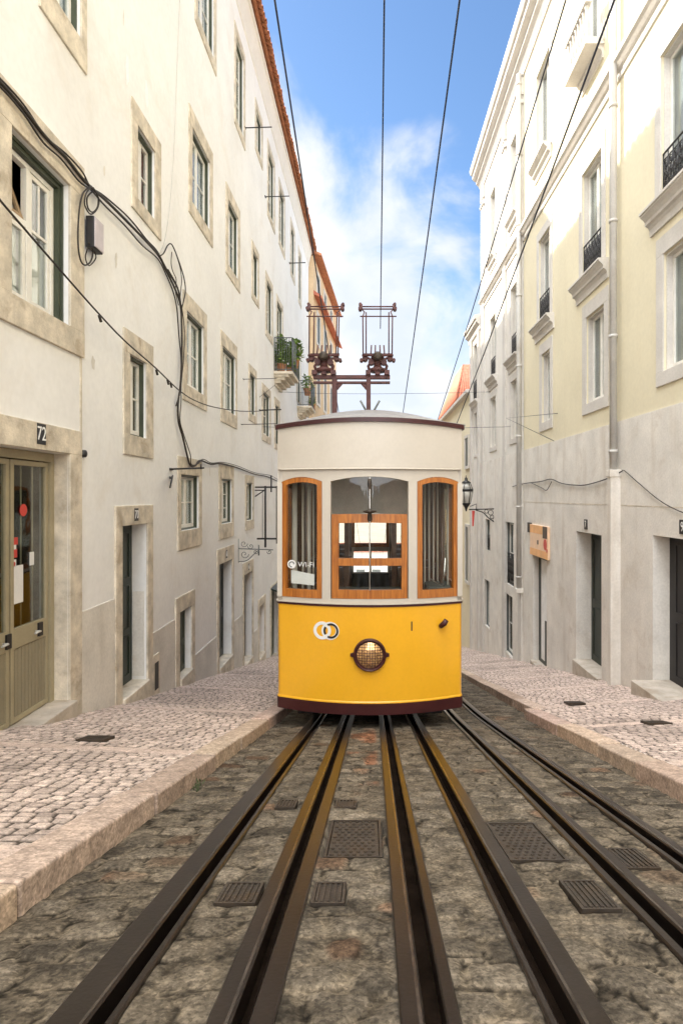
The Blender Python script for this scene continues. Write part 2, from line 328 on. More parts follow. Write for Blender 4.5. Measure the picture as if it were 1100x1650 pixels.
# ------------------------------------------------------------------ numpy noise
def hsh(i, j, s): 
    v = np.sin(i * 127.1 + j * 311.7 + s * 74.7) * 43758.5453
    return v - np.floor(v)
def vn(x, y, s=0):
    i = np.floor(x); j = np.floor(y); fx = x - i; fy = y - j; fx = fx * fx * (3 - 2 * fx); fy = fy * fy * (3 - 2 * fy)
    return (hsh(i, j, s) * (1 - fx) + hsh(i + 1, j, s) * fx) * (1 - fy) + (hsh(i, j + 1, s) * (1 - fx) + hsh(i + 1, j + 1, s) * fx) * fy
def fbm(x, y, s=0, o=4):
    t = 0; a = 0.5
    for k in range(o): t = t + a * vn(x * 2 ** k, y * 2 ** k, s + k); a *= 0.5
    return t / (1 - 0.5 ** o)
def sstep(a, b, x):
    t = np.clip((x - a) / (b - a), 0, 1); return t * t * (3 - 2 * t)

def road_pattern(x, y):
    wx = x + 0.05 * (fbm(x * 5, y * 5, 3) - 0.5); wy = y + 0.05 * (fbm(x * 5, y * 5, 9) - 0.5)
    cx, cy = 0.185, 0.15
    u = wx / cx; v = wy / cy; u = u + 0.5 * (np.floor(v) % 2)
    iu = np.floor(u); iv = np.floor(v)
    f1 = np.full(x.shape, 9.0); f2 = np.full(x.shape, 9.0); idi = np.zeros(x.shape); idj = np.zeros(x.shape)
    for a in (-1, 0, 1):
        for b in (-1, 0, 1):
            ci = iu + a; cj = iv + b
            px = ci + 0.5 + 0.62 * (hsh(ci, cj, 1) - 0.5) ; py = cj + 0.5 + 0.5 * (hsh(ci, cj, 2) - 0.5)
            d = (np.abs(u - px) ** 2.6 + np.abs((v - py) * 0.95) ** 2.6) ** (1 / 2.6)
            c = d < f1
            f2 = np.where(c, f1, np.minimum(f2, d)); idi = np.where(c, ci, idi); idj = np.where(c, cj, idj); f1 = np.where(c, d, f1)
    e = f2 - f1
    rough = fbm(x * 22, y * 22, 5, 2)
    gap = 0.06 + 0.2 * fbm(x * 3, y * 3, 17)
    st = sstep(gap * 0.35, gap * 0.35 + 0.24, e + 0.22 * (rough - 0.5))
    buried = sstep(0.50, 0.62, fbm(x * 2.2, y * 2.2, 31))          # sand and old mortar lying over the stones
    st = st * (1 - 0.5 * buried)
    t = hsh(idi, idj, 7)
    h = st * (0.004 + 0.006 * hsh(idi, idj, 8)) * (1.0 - 0.2 * f1) + 0.004 * (rough - 0.5) + 0.012 * (fbm(x * 2, y * 2, 40) - 0.5) 
    g = fbm(x * 9, y * 9, 12); g2 = fbm(x * 14, y * 14, 13, 2)
    s_ = (0.5 + 0.85 * t) * (0.72 + 0.56 * g2)
    lite = 1 + 0.35 * (hsh(idi, idj, 19) > 0.8)
    s_ = s_ * lite
    stone = np.stack([0.108 * s_, 0.088 * s_, 0.064 * s_], -1)
    red = (hsh(idi, idj, 11) > 0.955)[..., None]
    stone = np.where(red, stone * np.array([1.22, 0.95, 0.82]), stone)
    m_ = (0.65 + 0.7 * g2)
    mort = np.stack([0.142 * m_, 0.113 * m_, 0.078 * m_], -1)
    dk = sstep(0.55, 0.7, g)[..., None]
    mort = mort * (1 - 0.45 * dk)
    crack = (sstep(0.05, 0.0, np.abs(fbm(x * 7, y * 7, 77) - 0.5) ) * sstep(0.5, 0.6, g))[..., None]
    col = mort * (1 - st[..., None]) + stone * st[..., None]
    rim = (sstep(0.055, 0.015, np.abs(e - 0.05 + 0.10 * (rough - 0.5))) * sstep(0.36, 0.56, fbm(x * 4, y * 4, 88)))[..., None]
    col = col * (1 - 0.78 * rim); h = h - 0.003 * rim[..., 0]
    pink = (sstep(-.24, -.18, x) * sstep(.07, .02, x) * sstep(3.6, 4.2, y) * sstep(7.2, 6.2, y) * sstep(.42, .6, fbm(x * 6, y * 3, 90)))[..., None]
    col = col * (1 - pink) + col * np.array([1.55, .92, .72]) * pink
    return h, col * (1 - 0.5 * crack)

def pave_pattern(x, y, seed=0, tone=(0.54, 0.43, 0.355), lines=()):
    wx = x + 0.035 * (fbm(x * 3, y * 3, 3 + seed) - 0.5) * 2; wy = y + 0.03 * (fbm(x * 2.2, y * 2.2, 9 + seed) - 0.5) * 2
    cy, cx = 0.082, 0.094
    j = np.floor(wy / cy + 0.12 * (vn(x * 8, y * 2, 5 + seed) - 0.5)); 
    fy = wy / cy + 0.12 * (vn(x * 8, y * 2, 5 + seed) - 0.5) - j
    uu = wx / cx * (0.94 + 0.14 * hsh(j, 0 * j, 4 + seed)) + hsh(j, 0 * j + 3, 6 + seed) * 7
    i = np.floor(uu); fx = uu - i
    l = 0.10 * (hsh(i, j, 1 + seed)); r_ = 1 - 0.0 + 0.10 * (hsh(i + 1, j, 1 + seed))
    fx = np.where(fx < l, fx + 1 - 0, fx); ii = np.where(uu - i < l, i - 1, i)
    l2 = 0.10 * hsh(ii, j, 1 + seed); r2 = 1 + 0.10 * hsh(ii + 1, j, 1 + seed)
    dx = np.minimum(fx - l2, r2 - fx) * cx; dy = np.minimum(fy, 1 - fy) * cy
    k = 0.006
    d = np.minimum(dx, dy) - np.maximum(0, k - np.abs(dx - dy)) ** 2 / (4 * k)
    rough = fbm(x * 40, y * 40, 21 + seed, 3)
    gap = 0.0030 + 0.0055 * fbm(x * 4, y * 4, 23 + seed) + 0.003 * (rough - 0.5)
    st = sstep(gap, gap + 0.0045, d)
    t = hsh(ii, j, 7 + seed)
    h = st * (0.007 + 0.006 * hsh(ii, j, 8 + seed)) + 0.003 * (rough - 0.5)
    s_ = (0.76 + 0.42 * t) * (0.86 + 0.28 * rough)
    pink = hsh(ii, j, 12 + seed)[..., None]
    stone = s_[..., None] * (np.array(tone) * (1 - 0.25 * pink) + np.array([0.54, 0.41, 0.33]) * 0.25 * pink)
    joint = np.stack([0.045 + 0 * x, 0.033 + 0 * x, 0.024 + 0 * x], -1) * (0.6 + 0.9 * fbm(x * 6, y * 6, 33 + seed))[..., None]
    dirt = sstep(0.52, 0.75, fbm(x * 1.1, y * 1.1, 51 + seed))[..., None]
    stone = stone * (1 - 0.25 * dirt)
    col = joint * (1 - st[..., None]) + stone * st[..., None]
    for (yl, wl) in lines:      # smooth slab courses laid across
        yy = y + 0.02 * (fbm(x * 2, y * 0 + yl, 60) - 0.5)
        a = sstep(wl / 2 + 0.006, wl / 2 - 0.002, np.abs(yy - yl)); jn = sstep(0.008, 0.0, np.abs(np.abs(yy - yl) - wl / 2 - 0.006)) * 0.6
        jx = sstep(0.006, 0.002, np.abs(((x + yl) / 0.45) % 1 - 0.5) * 0.45)
        sl_ = np.array([0.52, 0.40, 0.325]) * (0.8 + 0.4 * fbm(x * 12, y * 12, 61))[..., None]
        sl_ = sl_ * (1 - 0.6 * jx[..., None])
        h = h * (1 - a) + a * 0.014; col = col * (1 - a[..., None]) + sl_ * a[..., None]; col = col * (1 - 0.7 * jn[..., None])
    return h, col

def grid_mesh(name, m, cols, ys, hfun):
    """cols: list of (callable left edge, callable right edge, count); one sheet made of strips side by side"""
    allv = []; allf = []; allc = []; base = 0
    Y = np.asarray(ys)
    for (le, ri, n) in cols:
        t = np.linspace(0, 1, n)
        yy = np.repeat(Y[:, None], n, 1)
        a = np.broadcast_to(np.asarray(le(Y), float), Y.shape)[:, None]; b = np.broadcast_to(np.asarray(ri(Y), float), Y.shape)[:, None]
        xx = a + (b - a) * t[None]
        z, col = hfun(xx, yy)
        allv.append(np.stack([xx, yy, z], -1).reshape(-1, 3)); allc.append(col.reshape(-1, 3))
        r, c = len(Y), n
        idx = np.arange(r * c).reshape(r, c) + base
        allf.append(np.stack([idx[:-1, :-1], idx[:-1, 1:], idx[1:, 1:], idx[1:, :-1]], -1).reshape(-1, 4)); base += r * c
    V = np.concatenate(allv); Fc = np.concatenate(allf); K = np.concatenate(allc)
    me = bpy.data.meshes.new(name); me.vertices.add(len(V)); me.vertices.foreach_set('co', V.astype(np.float32).ravel())
    me.loops.add(Fc.size); me.loops.foreach_set('vertex_index', Fc.astype(np.int32).ravel())
    me.polygons.add(len(Fc)); me.polygons.foreach_set('loop_start', np.arange(0, Fc.size, 4, dtype=np.int32))
    me.update(calc_edges=True); me.polygons.foreach_set('use_smooth', np.ones(len(Fc), bool))
    at = me.attributes.new('stone', 'FLOAT_COLOR', 'POINT')
    at.data.foreach_set('color', np.concatenate([np.clip(K, 0, 1), np.ones((len(K), 1))], 1).astype(np.float32).ravel())
    me.materials.append(MT[m]); o = bpy.data.objects.new(name, me); C.objects.link(o); struct(o); return o

# rails: near left edge, far left edge (at 8 m), cross-section pieces (from, to, kind)
def lin(a, b): return lambda y: a + (b - a) * np.minimum(np.asarray(y, float), 30) / 8.0
RAILS = [
    ('leftmost rail of the near track, a wide bar with its groove on the right', lin(-0.818, -0.775), [(0, .105, 'h'), (.105, .143, 'g'), (.143, .168, 'l')], 'rails set in the road'),
    ('second rail from the left, two brown bars with a narrow black slot between', lin(-0.416, -0.39), [(0, .064, 'h'), (.064, .103, 'g'), (.103, .168, 'l')], 'rails set in the road'),
    ('third rail from the left, passing on the right of the studded middle cover', lin(0.066, 0.10), [(0, .062, 'h'), (.062, .116, 'g'), (.116, .155, 'l')], 'rails set in the road'),
    ('fourth rail from the left, the right rail under the tram', lin(0.439, 0.462), [(0, .024, 'l'), (.024, .078, 'g'), (.078, .156, 'h')], 'rails set in the road'),
    ('fifth rail from the left, passing just right of the tram corner', lin(0.905, 1.02), [(0, .036, 'l'), (.036, .078, 'g'), (.078, .135, 'h')], 'rails set in the road'),
    ('rightmost rail, nearest the right pavement', lin(1.275, 1.375), [(0, .03, 'l'), (.03, .072, 'g'), (.072, .135, 'h')], 'rails set in the road'),
]
COVERS = [(-.215, .05, 2.68, 3.25), (.615, .875, 2.64, 3.2), (-.225, -.10, 2.2, 2.4), (-.58, -.43, 2.2, 2.4), (.76, .905, 2.15, 2.42), (-.57, -.45, 3.5, 3.68), (-.215, -.09, 3.5, 3.68), (1.09, 1.24, 2.55, 2.8)]
rng = np.arange
YS = np.concatenate([rng(-5, 1.0, 0.1), rng(1.0, 5.0, 0.0105), rng(5.0, 9.0, 0.016), rng(9, 16, 0.05), rng(16, 40, 0.25), rng(40, 92, 1.0)])
def road_h(x, y):
    h, c = road_pattern(x, y)
    for (a, b, p, q) in COVERS:
        ins = (x > a - .006) & (x < b + .006) & (y > p - .006) & (y < q + .006); h = np.where(ins, -0.03, h)
    return h - 0.012 + prof(y), c
cols = []
le = lambda y: kerb_l(y) - 0.04
for (lb, fx, pcs, gr) in RAILS:
    cols.append((le, (lambda f: lambda y: f(y) + 0.006)(fx))); wd = pcs[-1][1]
    le = (lambda f, w_: lambda y: f(y) + w_ - 0.006)(fx, wd)
cols.append((le, lambda y: kerb_r(y) + 0.04))
cols = [(a, b, max(6, int(abs(float(b(3.0)) - float(a(3.0))) / 0.0115))) for a, b in cols]
road = grid_mesh('road', 'setts', cols, YS, road_h)

KW = 0.205
LINES_L = [(-0.1, .16), (2.4, .16), (4.62, .16), (7.35, .18), (9.9, .16), (12.4, .16), (15, .16)]
def pl_h(x, y):
    k = kerb_l(y) - KW; t = (x - k) / (XL - k)
    h, c = pave_pattern(x, y, 0, lines=LINES_L); return prof(y) + 0.118 + 0.085 * t + h - 0.012, c
YP = np.concatenate([rng(-5, 1.2, 0.1), rng(1.2, 8.5, 0.0085), rng(8.5, 13, 0.02), rng(13, 20, 0.05), rng(20, 92, 0.6)])
grid_mesh('pavement', 'calcada', [(lambda y: XL + 0 * y - 0.05, lambda y: kerb_l(y) - KW + 0.012, 200)], YP, pl_h)
LINES_R = [(4.2, .15), (6.1, .15), (8.0, .15), (9.9, .15), (11.8, .15), (13.8, .15), (16, .15)]
def pr_h(x, y):
    k = kerb_r(y) + KW; t = (x - k) / (XR - k)
    h, c = pave_pattern(x, y, 5, (0.52, 0.41, 0.34), lines=LINES_R); return prof(y) + 0.118 + 0.13 * np.clip(t, 0, 1) + h - 0.012, c
YP2 = np.concatenate([rng(-5, 3.0, 0.1), rng(3.0, 11, 0.011), rng(11, 13, 0.02), rng(13, 18, 0.03), rng(18, 28, 0.06), rng(28, 92, 0.6)])
grid_mesh('pavement', 'calcada', [(lambda y: kerb_r(y) + KW - 0.012, lambda y: XR + 0 * y + 0.05, 190)], YP2, pr_h)

# kerbs: long stones with open joints
def kerb(fn, sgn, y0, y1):
    mb = MB(); y = y0; tones = []
    while y < y1:
        ln = 0.75 + 0.65 * random.random(); e = min(y + ln, y1); g = 0.005; dz = random.uniform(-.008, .008); dx = random.uniform(-.006, .006); p = []
        for top in (0, 1):
            for (yy, far) in ((y + g, 0), (y + g, 1), (e - g, 1), (e - g, 0)):
                p.append((float(fn(yy)) + dx * (1 - far) + sgn * (KW - .003 if far else 0.0), yy, pz(yy) + (0.114 + dz + (0.005 if far else 0) if top else -0.15)))
        mb.hexa(p); t = random.uniform(.8, 1.15); tones += [(0.43 * t, 0.325 * t * random.uniform(.96, 1.04), 0.245 * t * random.uniform(.92, 1.06), 1)] * 8
        y = e
    o = mb.build('kerb', 'kerb'); struct(o)
    at = o.data.attributes.new('stone', 'FLOAT_COLOR', 'POINT'); at.data.foreach_set('color', np.array(tones, np.float32).ravel())
    md = o.modifiers.new('bevel', 'BEVEL'); md.width = 0.014; md.segments = 3; md.limit_method = 'ANGLE'; md.angle_limit = R(50)
kerb(kerb_l, -1, -5, 60); kerb(kerb_r, 1, -5, 7.85); kerb(kerb_r, 1, 7.86, 60)

# rails
RY = np.concatenate([rng(-4, 1, .5), rng(1, 10, .2), rng(10, 60, 1.0)])
for ri, (lb, fx, pcs, gr) in enumerate(RAILS):
    root = thing('rail', lb, 'rail', (float(fx(3)), 3, pz(3)), gr)
    for (a, b, kind) in pcs:
        yend = 60
        mb = MB(); top = {'h': 0.016, 'l': 0.010, 'g': -0.06}[kind]
        ya = [y for y in RY if y <= yend]
        sec = [(a, -.09), (a, top - .005), (a + .005, top), (b - .005, top), (b, top - .005), (b, -.09)] if kind != 'g' else [(a, -.09), (a, top), (b, top), (b, -.09)]
        bI = len(mb.v); n = len(sec)
        for y in ya:
            for (sx, sz) in sec: mb.v.append((float(fx(y)) + sx, y, pz(y) + sz))
        for i in range(len(ya) - 1):
            for j in range(n - 1):
                q = bI + i * n + j; mb.f.append([q, q + 1, q + n + 1, q + n]); mb.s.append(False)
        mb.f.append([bI + j for j in range(n)]); mb.s.append(False)
        if kind == 'h':
            gx = [q for q in pcs if q[2] == 'g'][0]; wx = b - .016 if gx[0] >= b else a + .007
            wb = MB()
            for y_, y2_ in zip(ya[:-1], ya[1:]):
                wb.face([(float(fx(y_)) + wx, y_, pz(y_) + .0172), (float(fx(y_)) + wx + .009, y_, pz(y_) + .0172), (float(fx(y2_)) + wx + .009, y2_, pz(y2_) + .0172), (float(fx(y2_)) + wx, y2_, pz(y2_) + .0172)])
            wb.build('worn_edge', 'polished', root)
        mb.build({'h': 'rail_head', 'l': 'guard_lip', 'g': 'groove'}[kind], 'groove' if kind == 'g' else 'steel', root)

# iron covers in the road and pavement
def cover(rect, label, pat, zoff=None, group=None, matn='castiron'):
    a, b, p, q = rect; yc = (p + q) / 2; zf = zoff or pz
    root = thing('metal_cover', label, 'cover', ((a + b) / 2, yc, zf(yc)), group)
    S = lambda x, y, dz: (x, y, zf(y) + dz)
    def slab(mb, x0, x1, y0, y1, z0, z1): mb.hexa([S(x0, y0, z0), S(x1, y0, z0), S(x1, y1, z0), S(x0, y1, z0), S(x0, y0, z1), S(x1, y0, z1), S(x1, y1, z1), S(x0, y1, z1)])
    m1 = MB(); fw = .012
    for r_ in ((a, a + fw, p, q), (b - fw, b, p, q), (a + fw, b - fw, p, p + fw), (a + fw, b - fw, q - fw, q)): slab(m1, *r_, -.03, -.001)
    m1.build('frame', matn, root)
    m2 = MB(); slab(m2, a + fw + .004, b - fw - .004, p + fw + .004, q - fw - .004, -.03, -.007)
    if pat == 'lozenge':
        nx = max(3, int((b - a) / .042)); ny = max(3, int((q - p) / .042))
        for i in range(nx):
            for j in range(ny):
                x = a + .03 + (b - a - .06) * (i + .5 * (j % 2)) / nx + .005; y = p + .035 + (q - p - .07) * j / max(1, ny - 1); s = .011
                if x > b - .03: continue
                m2.hexa([S(x - s, y, -.008), S(x, y - s, -.008), S(x + s, y, -.008), S(x, y + s, -.008), S(x - s * .7, y, -.001), S(x, y - s * .7, -.001), S(x + s * .7, y, -.001), S(x, y + s * .7, -.001)])
    else:
        n = max(3, int((b - a) / .022))
        for i in range(n):
            x = a + .02 + (b - a - .04) * i / (n - 1); slab(m2, x - .005, x + .005, p + .02, q - .02, -.008, -.001)
    m2.build('lid', matn, root)
CL = ['studded iron cover between the second and third rails, near the middle of the road', 'studded iron cover between the fourth and fifth rails', 'small ribbed iron lid in front of the studded middle cover',
      'small ribbed iron lid between the two left rails, nearer the camera', 'small ribbed iron lid tight against the left side of the fifth rail', 'small ribbed drain grille between the two left rails, nearer the tram', 'small ribbed drain grille just beyond the studded middle cover', 'small ribbed iron lid between the two rightmost rails']
for k, (rc, lb) in enumerate(zip(COVERS, CL)): cover(rc, lb, 'lozenge' if k < 2 else 'rib', group='iron covers in the road')
zl = lambda y: pz(y) + .118 + .055 + .006
zr = lambda y: pz(y) + .118 + .06 + .006
cover((-2.43, -2.2, 4.9, 5.12), 'dark iron lid in the left pavement in front of the double door', 'rib', zl)
cover((2.62, 2.84, 7.9, 8.12), 'dark iron lid in the right pavement, the one farther from the camera', 'rib', zr)
cover((2.75, 2.98, 5.9, 6.1), 'dark iron lid in the right pavement, the one nearer the camera', 'rib', zr)

# far land below the street
mb = MB(); mb.face([(-1500, 92, -24), (1500, 92, -24), (1500, 3000, -30), (-1500, 3000, -30)]); struct(mb.build('terrain', 'terrain'))
mb = MB(); mb.face([(-40, -6, -1.2), (-3.25, -6, -1.2), (-3.25, 92, -22), (-40, 92, -22)]); mb.face([(4.15, -6, -1.2), (40, -6, -1.2), (40, 92, -22), (4.15, 92, -22)]); struct(mb.build('ground', 'terrain'))

# ------------------------------------------------------------------ building helpers
class Front:
    """a street front at x = xw whose outside faces n (+1 right, -1 left)"""
    def __init__(self, root, xw, n): self.root = root; self.x = xw; self.n = n; self.op = []
    def X(self, d): return self.x + self.n * d
    def box(self, mb, y0, y1, z0, z1, d0, d1): mb.box(self.X(d0), self.X(d1), y0, y1, z0, z1)
    def wall(self, name, m, y0, y1, z0, z1, d=0.0, reveal=0.30, openings=None):
        ops = [o for o in (openings if openings is not None else self.op) if o[0] < y1 and o[1] > y0 and o[2] < z1 and o[3] > z0]
        ops = [(max(a, y0), min(b, y1), max(c, z0), min(e, z1)) for a, b, c, e in ops]
        us = sorted({y0, y1, *[o[0] for o in ops], *[o[1] for o in ops]}); zs = sorted({z0, z1, *[o[2] for o in ops], *[o[3] for o in ops]})
        mb = MB(); X0 = self.X(d); X1 = self.X(d - reveal)
        for i in range(len(us) - 1):
            for j in range(len(zs) - 1):
                cu = (us[i] + us[i + 1]) / 2; cz = (zs[j] + zs[j + 1]) / 2
                if any(o[0] < cu < o[1] and o[2] < cz < o[3] for o in ops): continue
                mb.face([(X0, us[i], zs[j]), (X0, us[i + 1], zs[j]), (X0, us[i + 1], zs[j + 1]), (X0, us[i], zs[j + 1])])
        for (a, b, c, e) in ops:
            if a > y0: mb.face([(X0, a, c), (X1, a, c), (X1, a, e), (X0, a, e)])
            if b < y1: mb.face([(X0, b, c), (X1, b, c), (X1, b, e), (X0, b, e)])
            if c > z0: mb.face([(X0, a, c), (X1, a, c), (X1, b, c), (X0, b, c)])
            if e < z1: mb.face([(X0, a, e), (X1, a, e), (X1, b, e), (X0, b, e)])
        # returns at the ends so that the front has thickness
        for y in (y0, y1): mb.face([(X0, y, z0), (X1, y, z0), (X1, y, z1), (X0, y, z1)])
        mb.face([(X0, y0, z1), (X1, y0, z1), (X1, y1, z1), (X0, y1, z1)])
        return mb.build(name, m, self.root)
    def surround(self, y0, y1, z0, z1, s, parent, m, proud=.022, bottom=True):
        mb = MB(); a, b, t, q = s
        self.box(mb, y0 - a, y1 + b, z1, z1 + t, -.004, proud)
        self.box(mb, y0 - a, y0, z0, z1, -.004, proud - .001); self.box(mb, y1, y1 + b, z0, z1, -.004, proud - .001)
        if bottom and q > 0: self.box(mb, y0 - a, y1 + b, z0 - q, z0, -.004, proud + .002)
        return mb.build('stone_surround', m, parent, bevel=.006)
    def window(self, y0, y1, z0, z1, s=(.18, .18, .22, .2), depth=.085, bars=1, frame='green_paint', sash='white_paint', cur=None, sm='lime', leaves=2, sill=True):
        self.op.append((y0, y1, z0, z1))
        mb = MB(); fw = .045; D0 = -depth; D1 = -depth - .045
        fy0, fy1, fz0, fz1 = y0 + .022, y1 - .022, z0 + .03, z1 - .035
        lw = (fy1 - fy0) / leaves
        for k in range(leaves):
            a = fy0 + k * lw + .002; b = a + lw - .004
            self.box(mb, a, a + fw, fz0, fz1, D0, D1); self.box(mb, b - fw, b, fz0, fz1, D0, D1)
            self.box(mb, a + fw, b - fw, fz0, fz0 + fw * 1.4, D0, D1); self.box(mb, a + fw, b - fw, fz1 - fw, fz1, D0, D1)
            for q in range(bars):
                zc = fz0 + (fz1 - fz0) * (q + 1) / (bars + 1); self.box(mb, a + fw, b - fw, zc - .012, zc + .012, D0 - .008, D1 + .006)
        wn = mb.build('window', sash, self.root)
        f = MB()
        self.box(f, y0 + .001, y0 + .021, z0 + .001, z1 - .001, -.03, D1); self.box(f, y1 - .021, y1 - .001, z0 + .001, z1 - .001, -.03, D1)
        self.box(f, y0 + .021, y1 - .021, z1 - .034, z1 - .001, -.03, D1); self.box(f, y0 + .021, y1 - .021, z0 + .001, z0 + .029, -.05, D1)
        f.build('frame', frame, wn)
        p = MB(); self.box(p, fy0 + .01, fy1 - .01, fz0 + .01, fz1 - .01, D0 - .018, D0 - .024); p.build('pane', 'glass', wn)
        if s: self.surround(y0, y1, z0, z1, s, wn, sm)
        if cur:
            q = MB(); n = 24
            for k in range(n):
                ya = fy0 + (fy1 - fy0) * k / n; yb = fy0 + (fy1 - fy0) * (k + 1) / n
                da = D1 - .016 + .007 * math.sin(k * 1.9) ; db = D1 - .016 + .007 * math.sin((k + 1) * 1.9)
                q.face([(self.X(da), ya, z0), (self.X(db), yb, z0), (self.X(db), yb, z1), (self.X(da), ya, z1)], True)
            q.build('curtain', cur, wn)
        return wn
    def plate(self, y, z, w_, h, s, parent):
        mb = MB(); self.box(mb, y - w_ / 2, y + w_ / 2, z - h / 2, z + h / 2, .02, .034); pl = mb.build('number_plate', 'black', parent)
        sg = self.n
        text_mb(s, h * .95, lambda a, b, c: (self.X(.036 + c), y + sg * a * .85, z + b - .002), .003).build('numerals', 'whitemark', pl)
        return pl
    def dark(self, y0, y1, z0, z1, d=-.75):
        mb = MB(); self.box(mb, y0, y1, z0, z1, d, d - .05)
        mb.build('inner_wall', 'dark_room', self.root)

def door_slab(fr, y0, y1, z0, z1, d, m, panels, parent, name='door'):
    mb = MB(); fr.box(mb, y0, y1, z0, z1, d, d - .05)
    for (a, b, c, e) in panels:
        A = y0 + (y1 - y0) * a; B = y0 + (y1 - y0) * b; Cc = z0 + (z1 - z0) * c; E = z0 + (z1 - z0) * e
        t = .018
        for r_ in ((A, A + t, Cc, E), (B - t, B, Cc, E), (A + t, B - t, Cc, Cc + t), (A + t, B - t, E - t, E)): fr.box(mb, *r_, d, d + .014)
    return mb.build(name, m, parent, bevel=.003)

def tiles(mb, y0, y1, xe, ze, xr, zr, pitch=.21, r=.085, rows=9):
    """courses of half-round tiles running down from the ridge side (xr, zr) to the eave (xe, ze)"""
    n = int((y1 - y0) / pitch); seg = 6
    dx = (xr - xe) / rows; dz = (zr - ze) / rows
    for i in range(n):
        yc = y0 + pitch * (i + .5)
        for k in range(rows):
            jx = random.uniform(-.02, .02) if k == 0 else 0
            for (off, up, ln) in ((0, 1, 1.12), (pitch / 2, -1, 1.08)):
                ring = []
                for (t, rr) in ((0, r), (ln, r * .86)):
                    for s in range(seg + 1):
                        a = math.pi * s / seg
                        ring.append((xe + dx * (k + t) + jx, yc + off + rr * math.cos(a), ze + dz * (k + t) + (.05 if up > 0 else .055) + up * rr * math.sin(a) * .8 + (0.012 if t == 0 else -.012) * up))
                b = len(mb.v); mb.v += ring
                for s in range(seg): mb.f.append([b + s, b + s + 1, b + seg + 2 + s, b + seg + 1 + s]); mb.s.append(True)

def cove(mb, xw, n, y0, y1, pts):     # moulding: list of (proud, z) swept along the front
    for (d0, z0), (d1, z1) in zip(pts[:-1], pts[1:]):
        mb.face([(xw + n * d0, y0, z0), (xw + n * d0, y1, z0), (xw + n * d1, y1, z1), (xw + n * d1, y0, z1)])
    for y in (y0, y1): mb.face([(xw + n * d, y, z) for d, z in pts] + [(xw - n * .05, y, pts[-1][1]), (xw - n * .05, y, pts[0][1])])

# ------------------------------------------------------------------ left: long cream house
Y_END = 30.4
lh = thing('townhouse', 'long cream four-storey house filling the left side of the street, with stone framed windows', 'house', (XL, 12, pz(12)))
LF = Front(lh, XL, 1)
W = LF.window
def wl(a, b, zt, zb, **k): return W(YL(a), YL(b), zb, zt, **k)
small = (.16, .16, .2, .17)
# top storey
wl(318, 344, 10.85, 8.85, cur='curtain_blue', bars=2); wl(380, 392, 10.92, 8.95, cur='curtain', bars=2); wl(412.5, 421, 10.8, 9.75, s=small)
wl(432, 441, 10.82, 8.88, cur='curtain_tan', bars=2); wl(450, 457.5, 10.83, 8.95, bars=2); wl(468.5, 473.8, 10.85, 9.0, bars=2); wl(481, 484.5, 10.8, 8.75)
wl(120, 170, 10.85, 8.85, bars=2); wl(-120, -10, 10.85, 8.85, bars=2)
# third storey
wl(80, 129, 6.62, 5.02, s=(.2, .13, .3, .3), bars=1, cur='curtain_blue'); wl(309, 337.5, 6.6, 5.25, cur='curtain_blue', s=(.2, .2, .3, .25)); wl(367, 383, 6.65, 5.18, cur='curtain_blue', s=(.2, .2, .28, .25))
wl(407, 415, 6.68, 5.5, s=small, cur='curtain'); wl(429, 437.5, 6.62, 5.1, cur='curtain_tan'); wl(446, 454.5, 6.65, 4.15, s=(.14, .14, .2, .02), cur='curtain_tan', bars=2)
wl(478, 483.5, 6.5, 4.15, s=(.14, .14, .2, .02), bars=2)
# stair windows
wl(220.5, 248.5, 5.08, 4.07, cur='curtain_red', s=(.2, .25, .26, .2)); wl(208, 235, 1.89, .82, cur='curtain_tan', s=(.2, .25, .3, .27))
# second storey
wl(300, 327.5, 3.22, 1.93, cur='curtain', s=(.2, .2, .3, .28)); wl(358, 379, 3.25, 1.9, cur='curtain', s=(.16, .14, .3, .3)); wl(402, 411, 3.28, 2.2, s=(.15, .15, .2, .2)); wl(423.5, 434, 3.12, 1.85, cur='curtain_tan'); wl(443, 449, 3.08, 1.78)
# ground floor windows
wl(290.5, 320, .375, -.58, frame='green_paint', s=(.16, .16, .30, .32), bars=1, cur='curtain'); wl(356, 373, .385, -.59, s=(.2, .16, .34, .32), bars=2, cur='curtain'); wl(396.5, 406.5, .35, -.62, s=(.14, .14, .2, .24))
# big window nearest the camera: wide stone frame, one leaf tipped open
y0, y1, z0, z1 = YL(15), YL(110.5), 1.80, 3.29
LF.op.append((y0, y1, z0, z1))
mb = MB(); fw = .06
ym = (y0 + y1 - .1) / 2 + .04; D = -.13
def ring(mb, a, b, c, e, w_, d0, d1): 
    LF.box(mb, a, a + w_, c, e, d0, d1); LF.box(mb, b - w_, b, c, e, d0, d1); LF.box(mb, a + w_, b - w_, c, c + w_, d0, d1); LF.box(mb, a + w_, b - w_, e - w_, e, d0, d1)
ring(mb, y0 + .03, y1 - .07, z0 + .02, z1 - .07, .05, D + .012, D - .05)
LF.box(mb, ym - .03, ym + .03, z0 + .07, z1 - .12, D + .01, D - .05)
zt = 2.62
LF.box(mb, y0 + .08, ym - .03, zt - .03, zt + .03, D + .008, D - .05)
ring(mb, y0 + .085, ym - .035, z0 + .075, zt - .035, .045, D, D - .04)
ring(mb, ym + .035, y1 - .125, z0 + .075, z1 - .125, .045, D, D - .04)
LF.box(mb, ym + .08, y1 - .17, 2.60, 2.63, D - .005, D - .035); LF.box(mb, (ym + y1 - .09) / 2 - .012, (ym + y1 - .09) / 2 + .012, 2.63, z1 - .17, D - .005, D - .035)
LF.box(mb, y0 + .2, y0 + .222, z0 + .12, zt - .08, D - .005, D - .035)
bw = mb.build('window', 'white_paint', lh, bevel=.004)
mb = MB()        # the upper left leaf hangs inward from its lower edge
a, b = y0 + .09, ym - .04; h = z1 - .14 - zt - .03
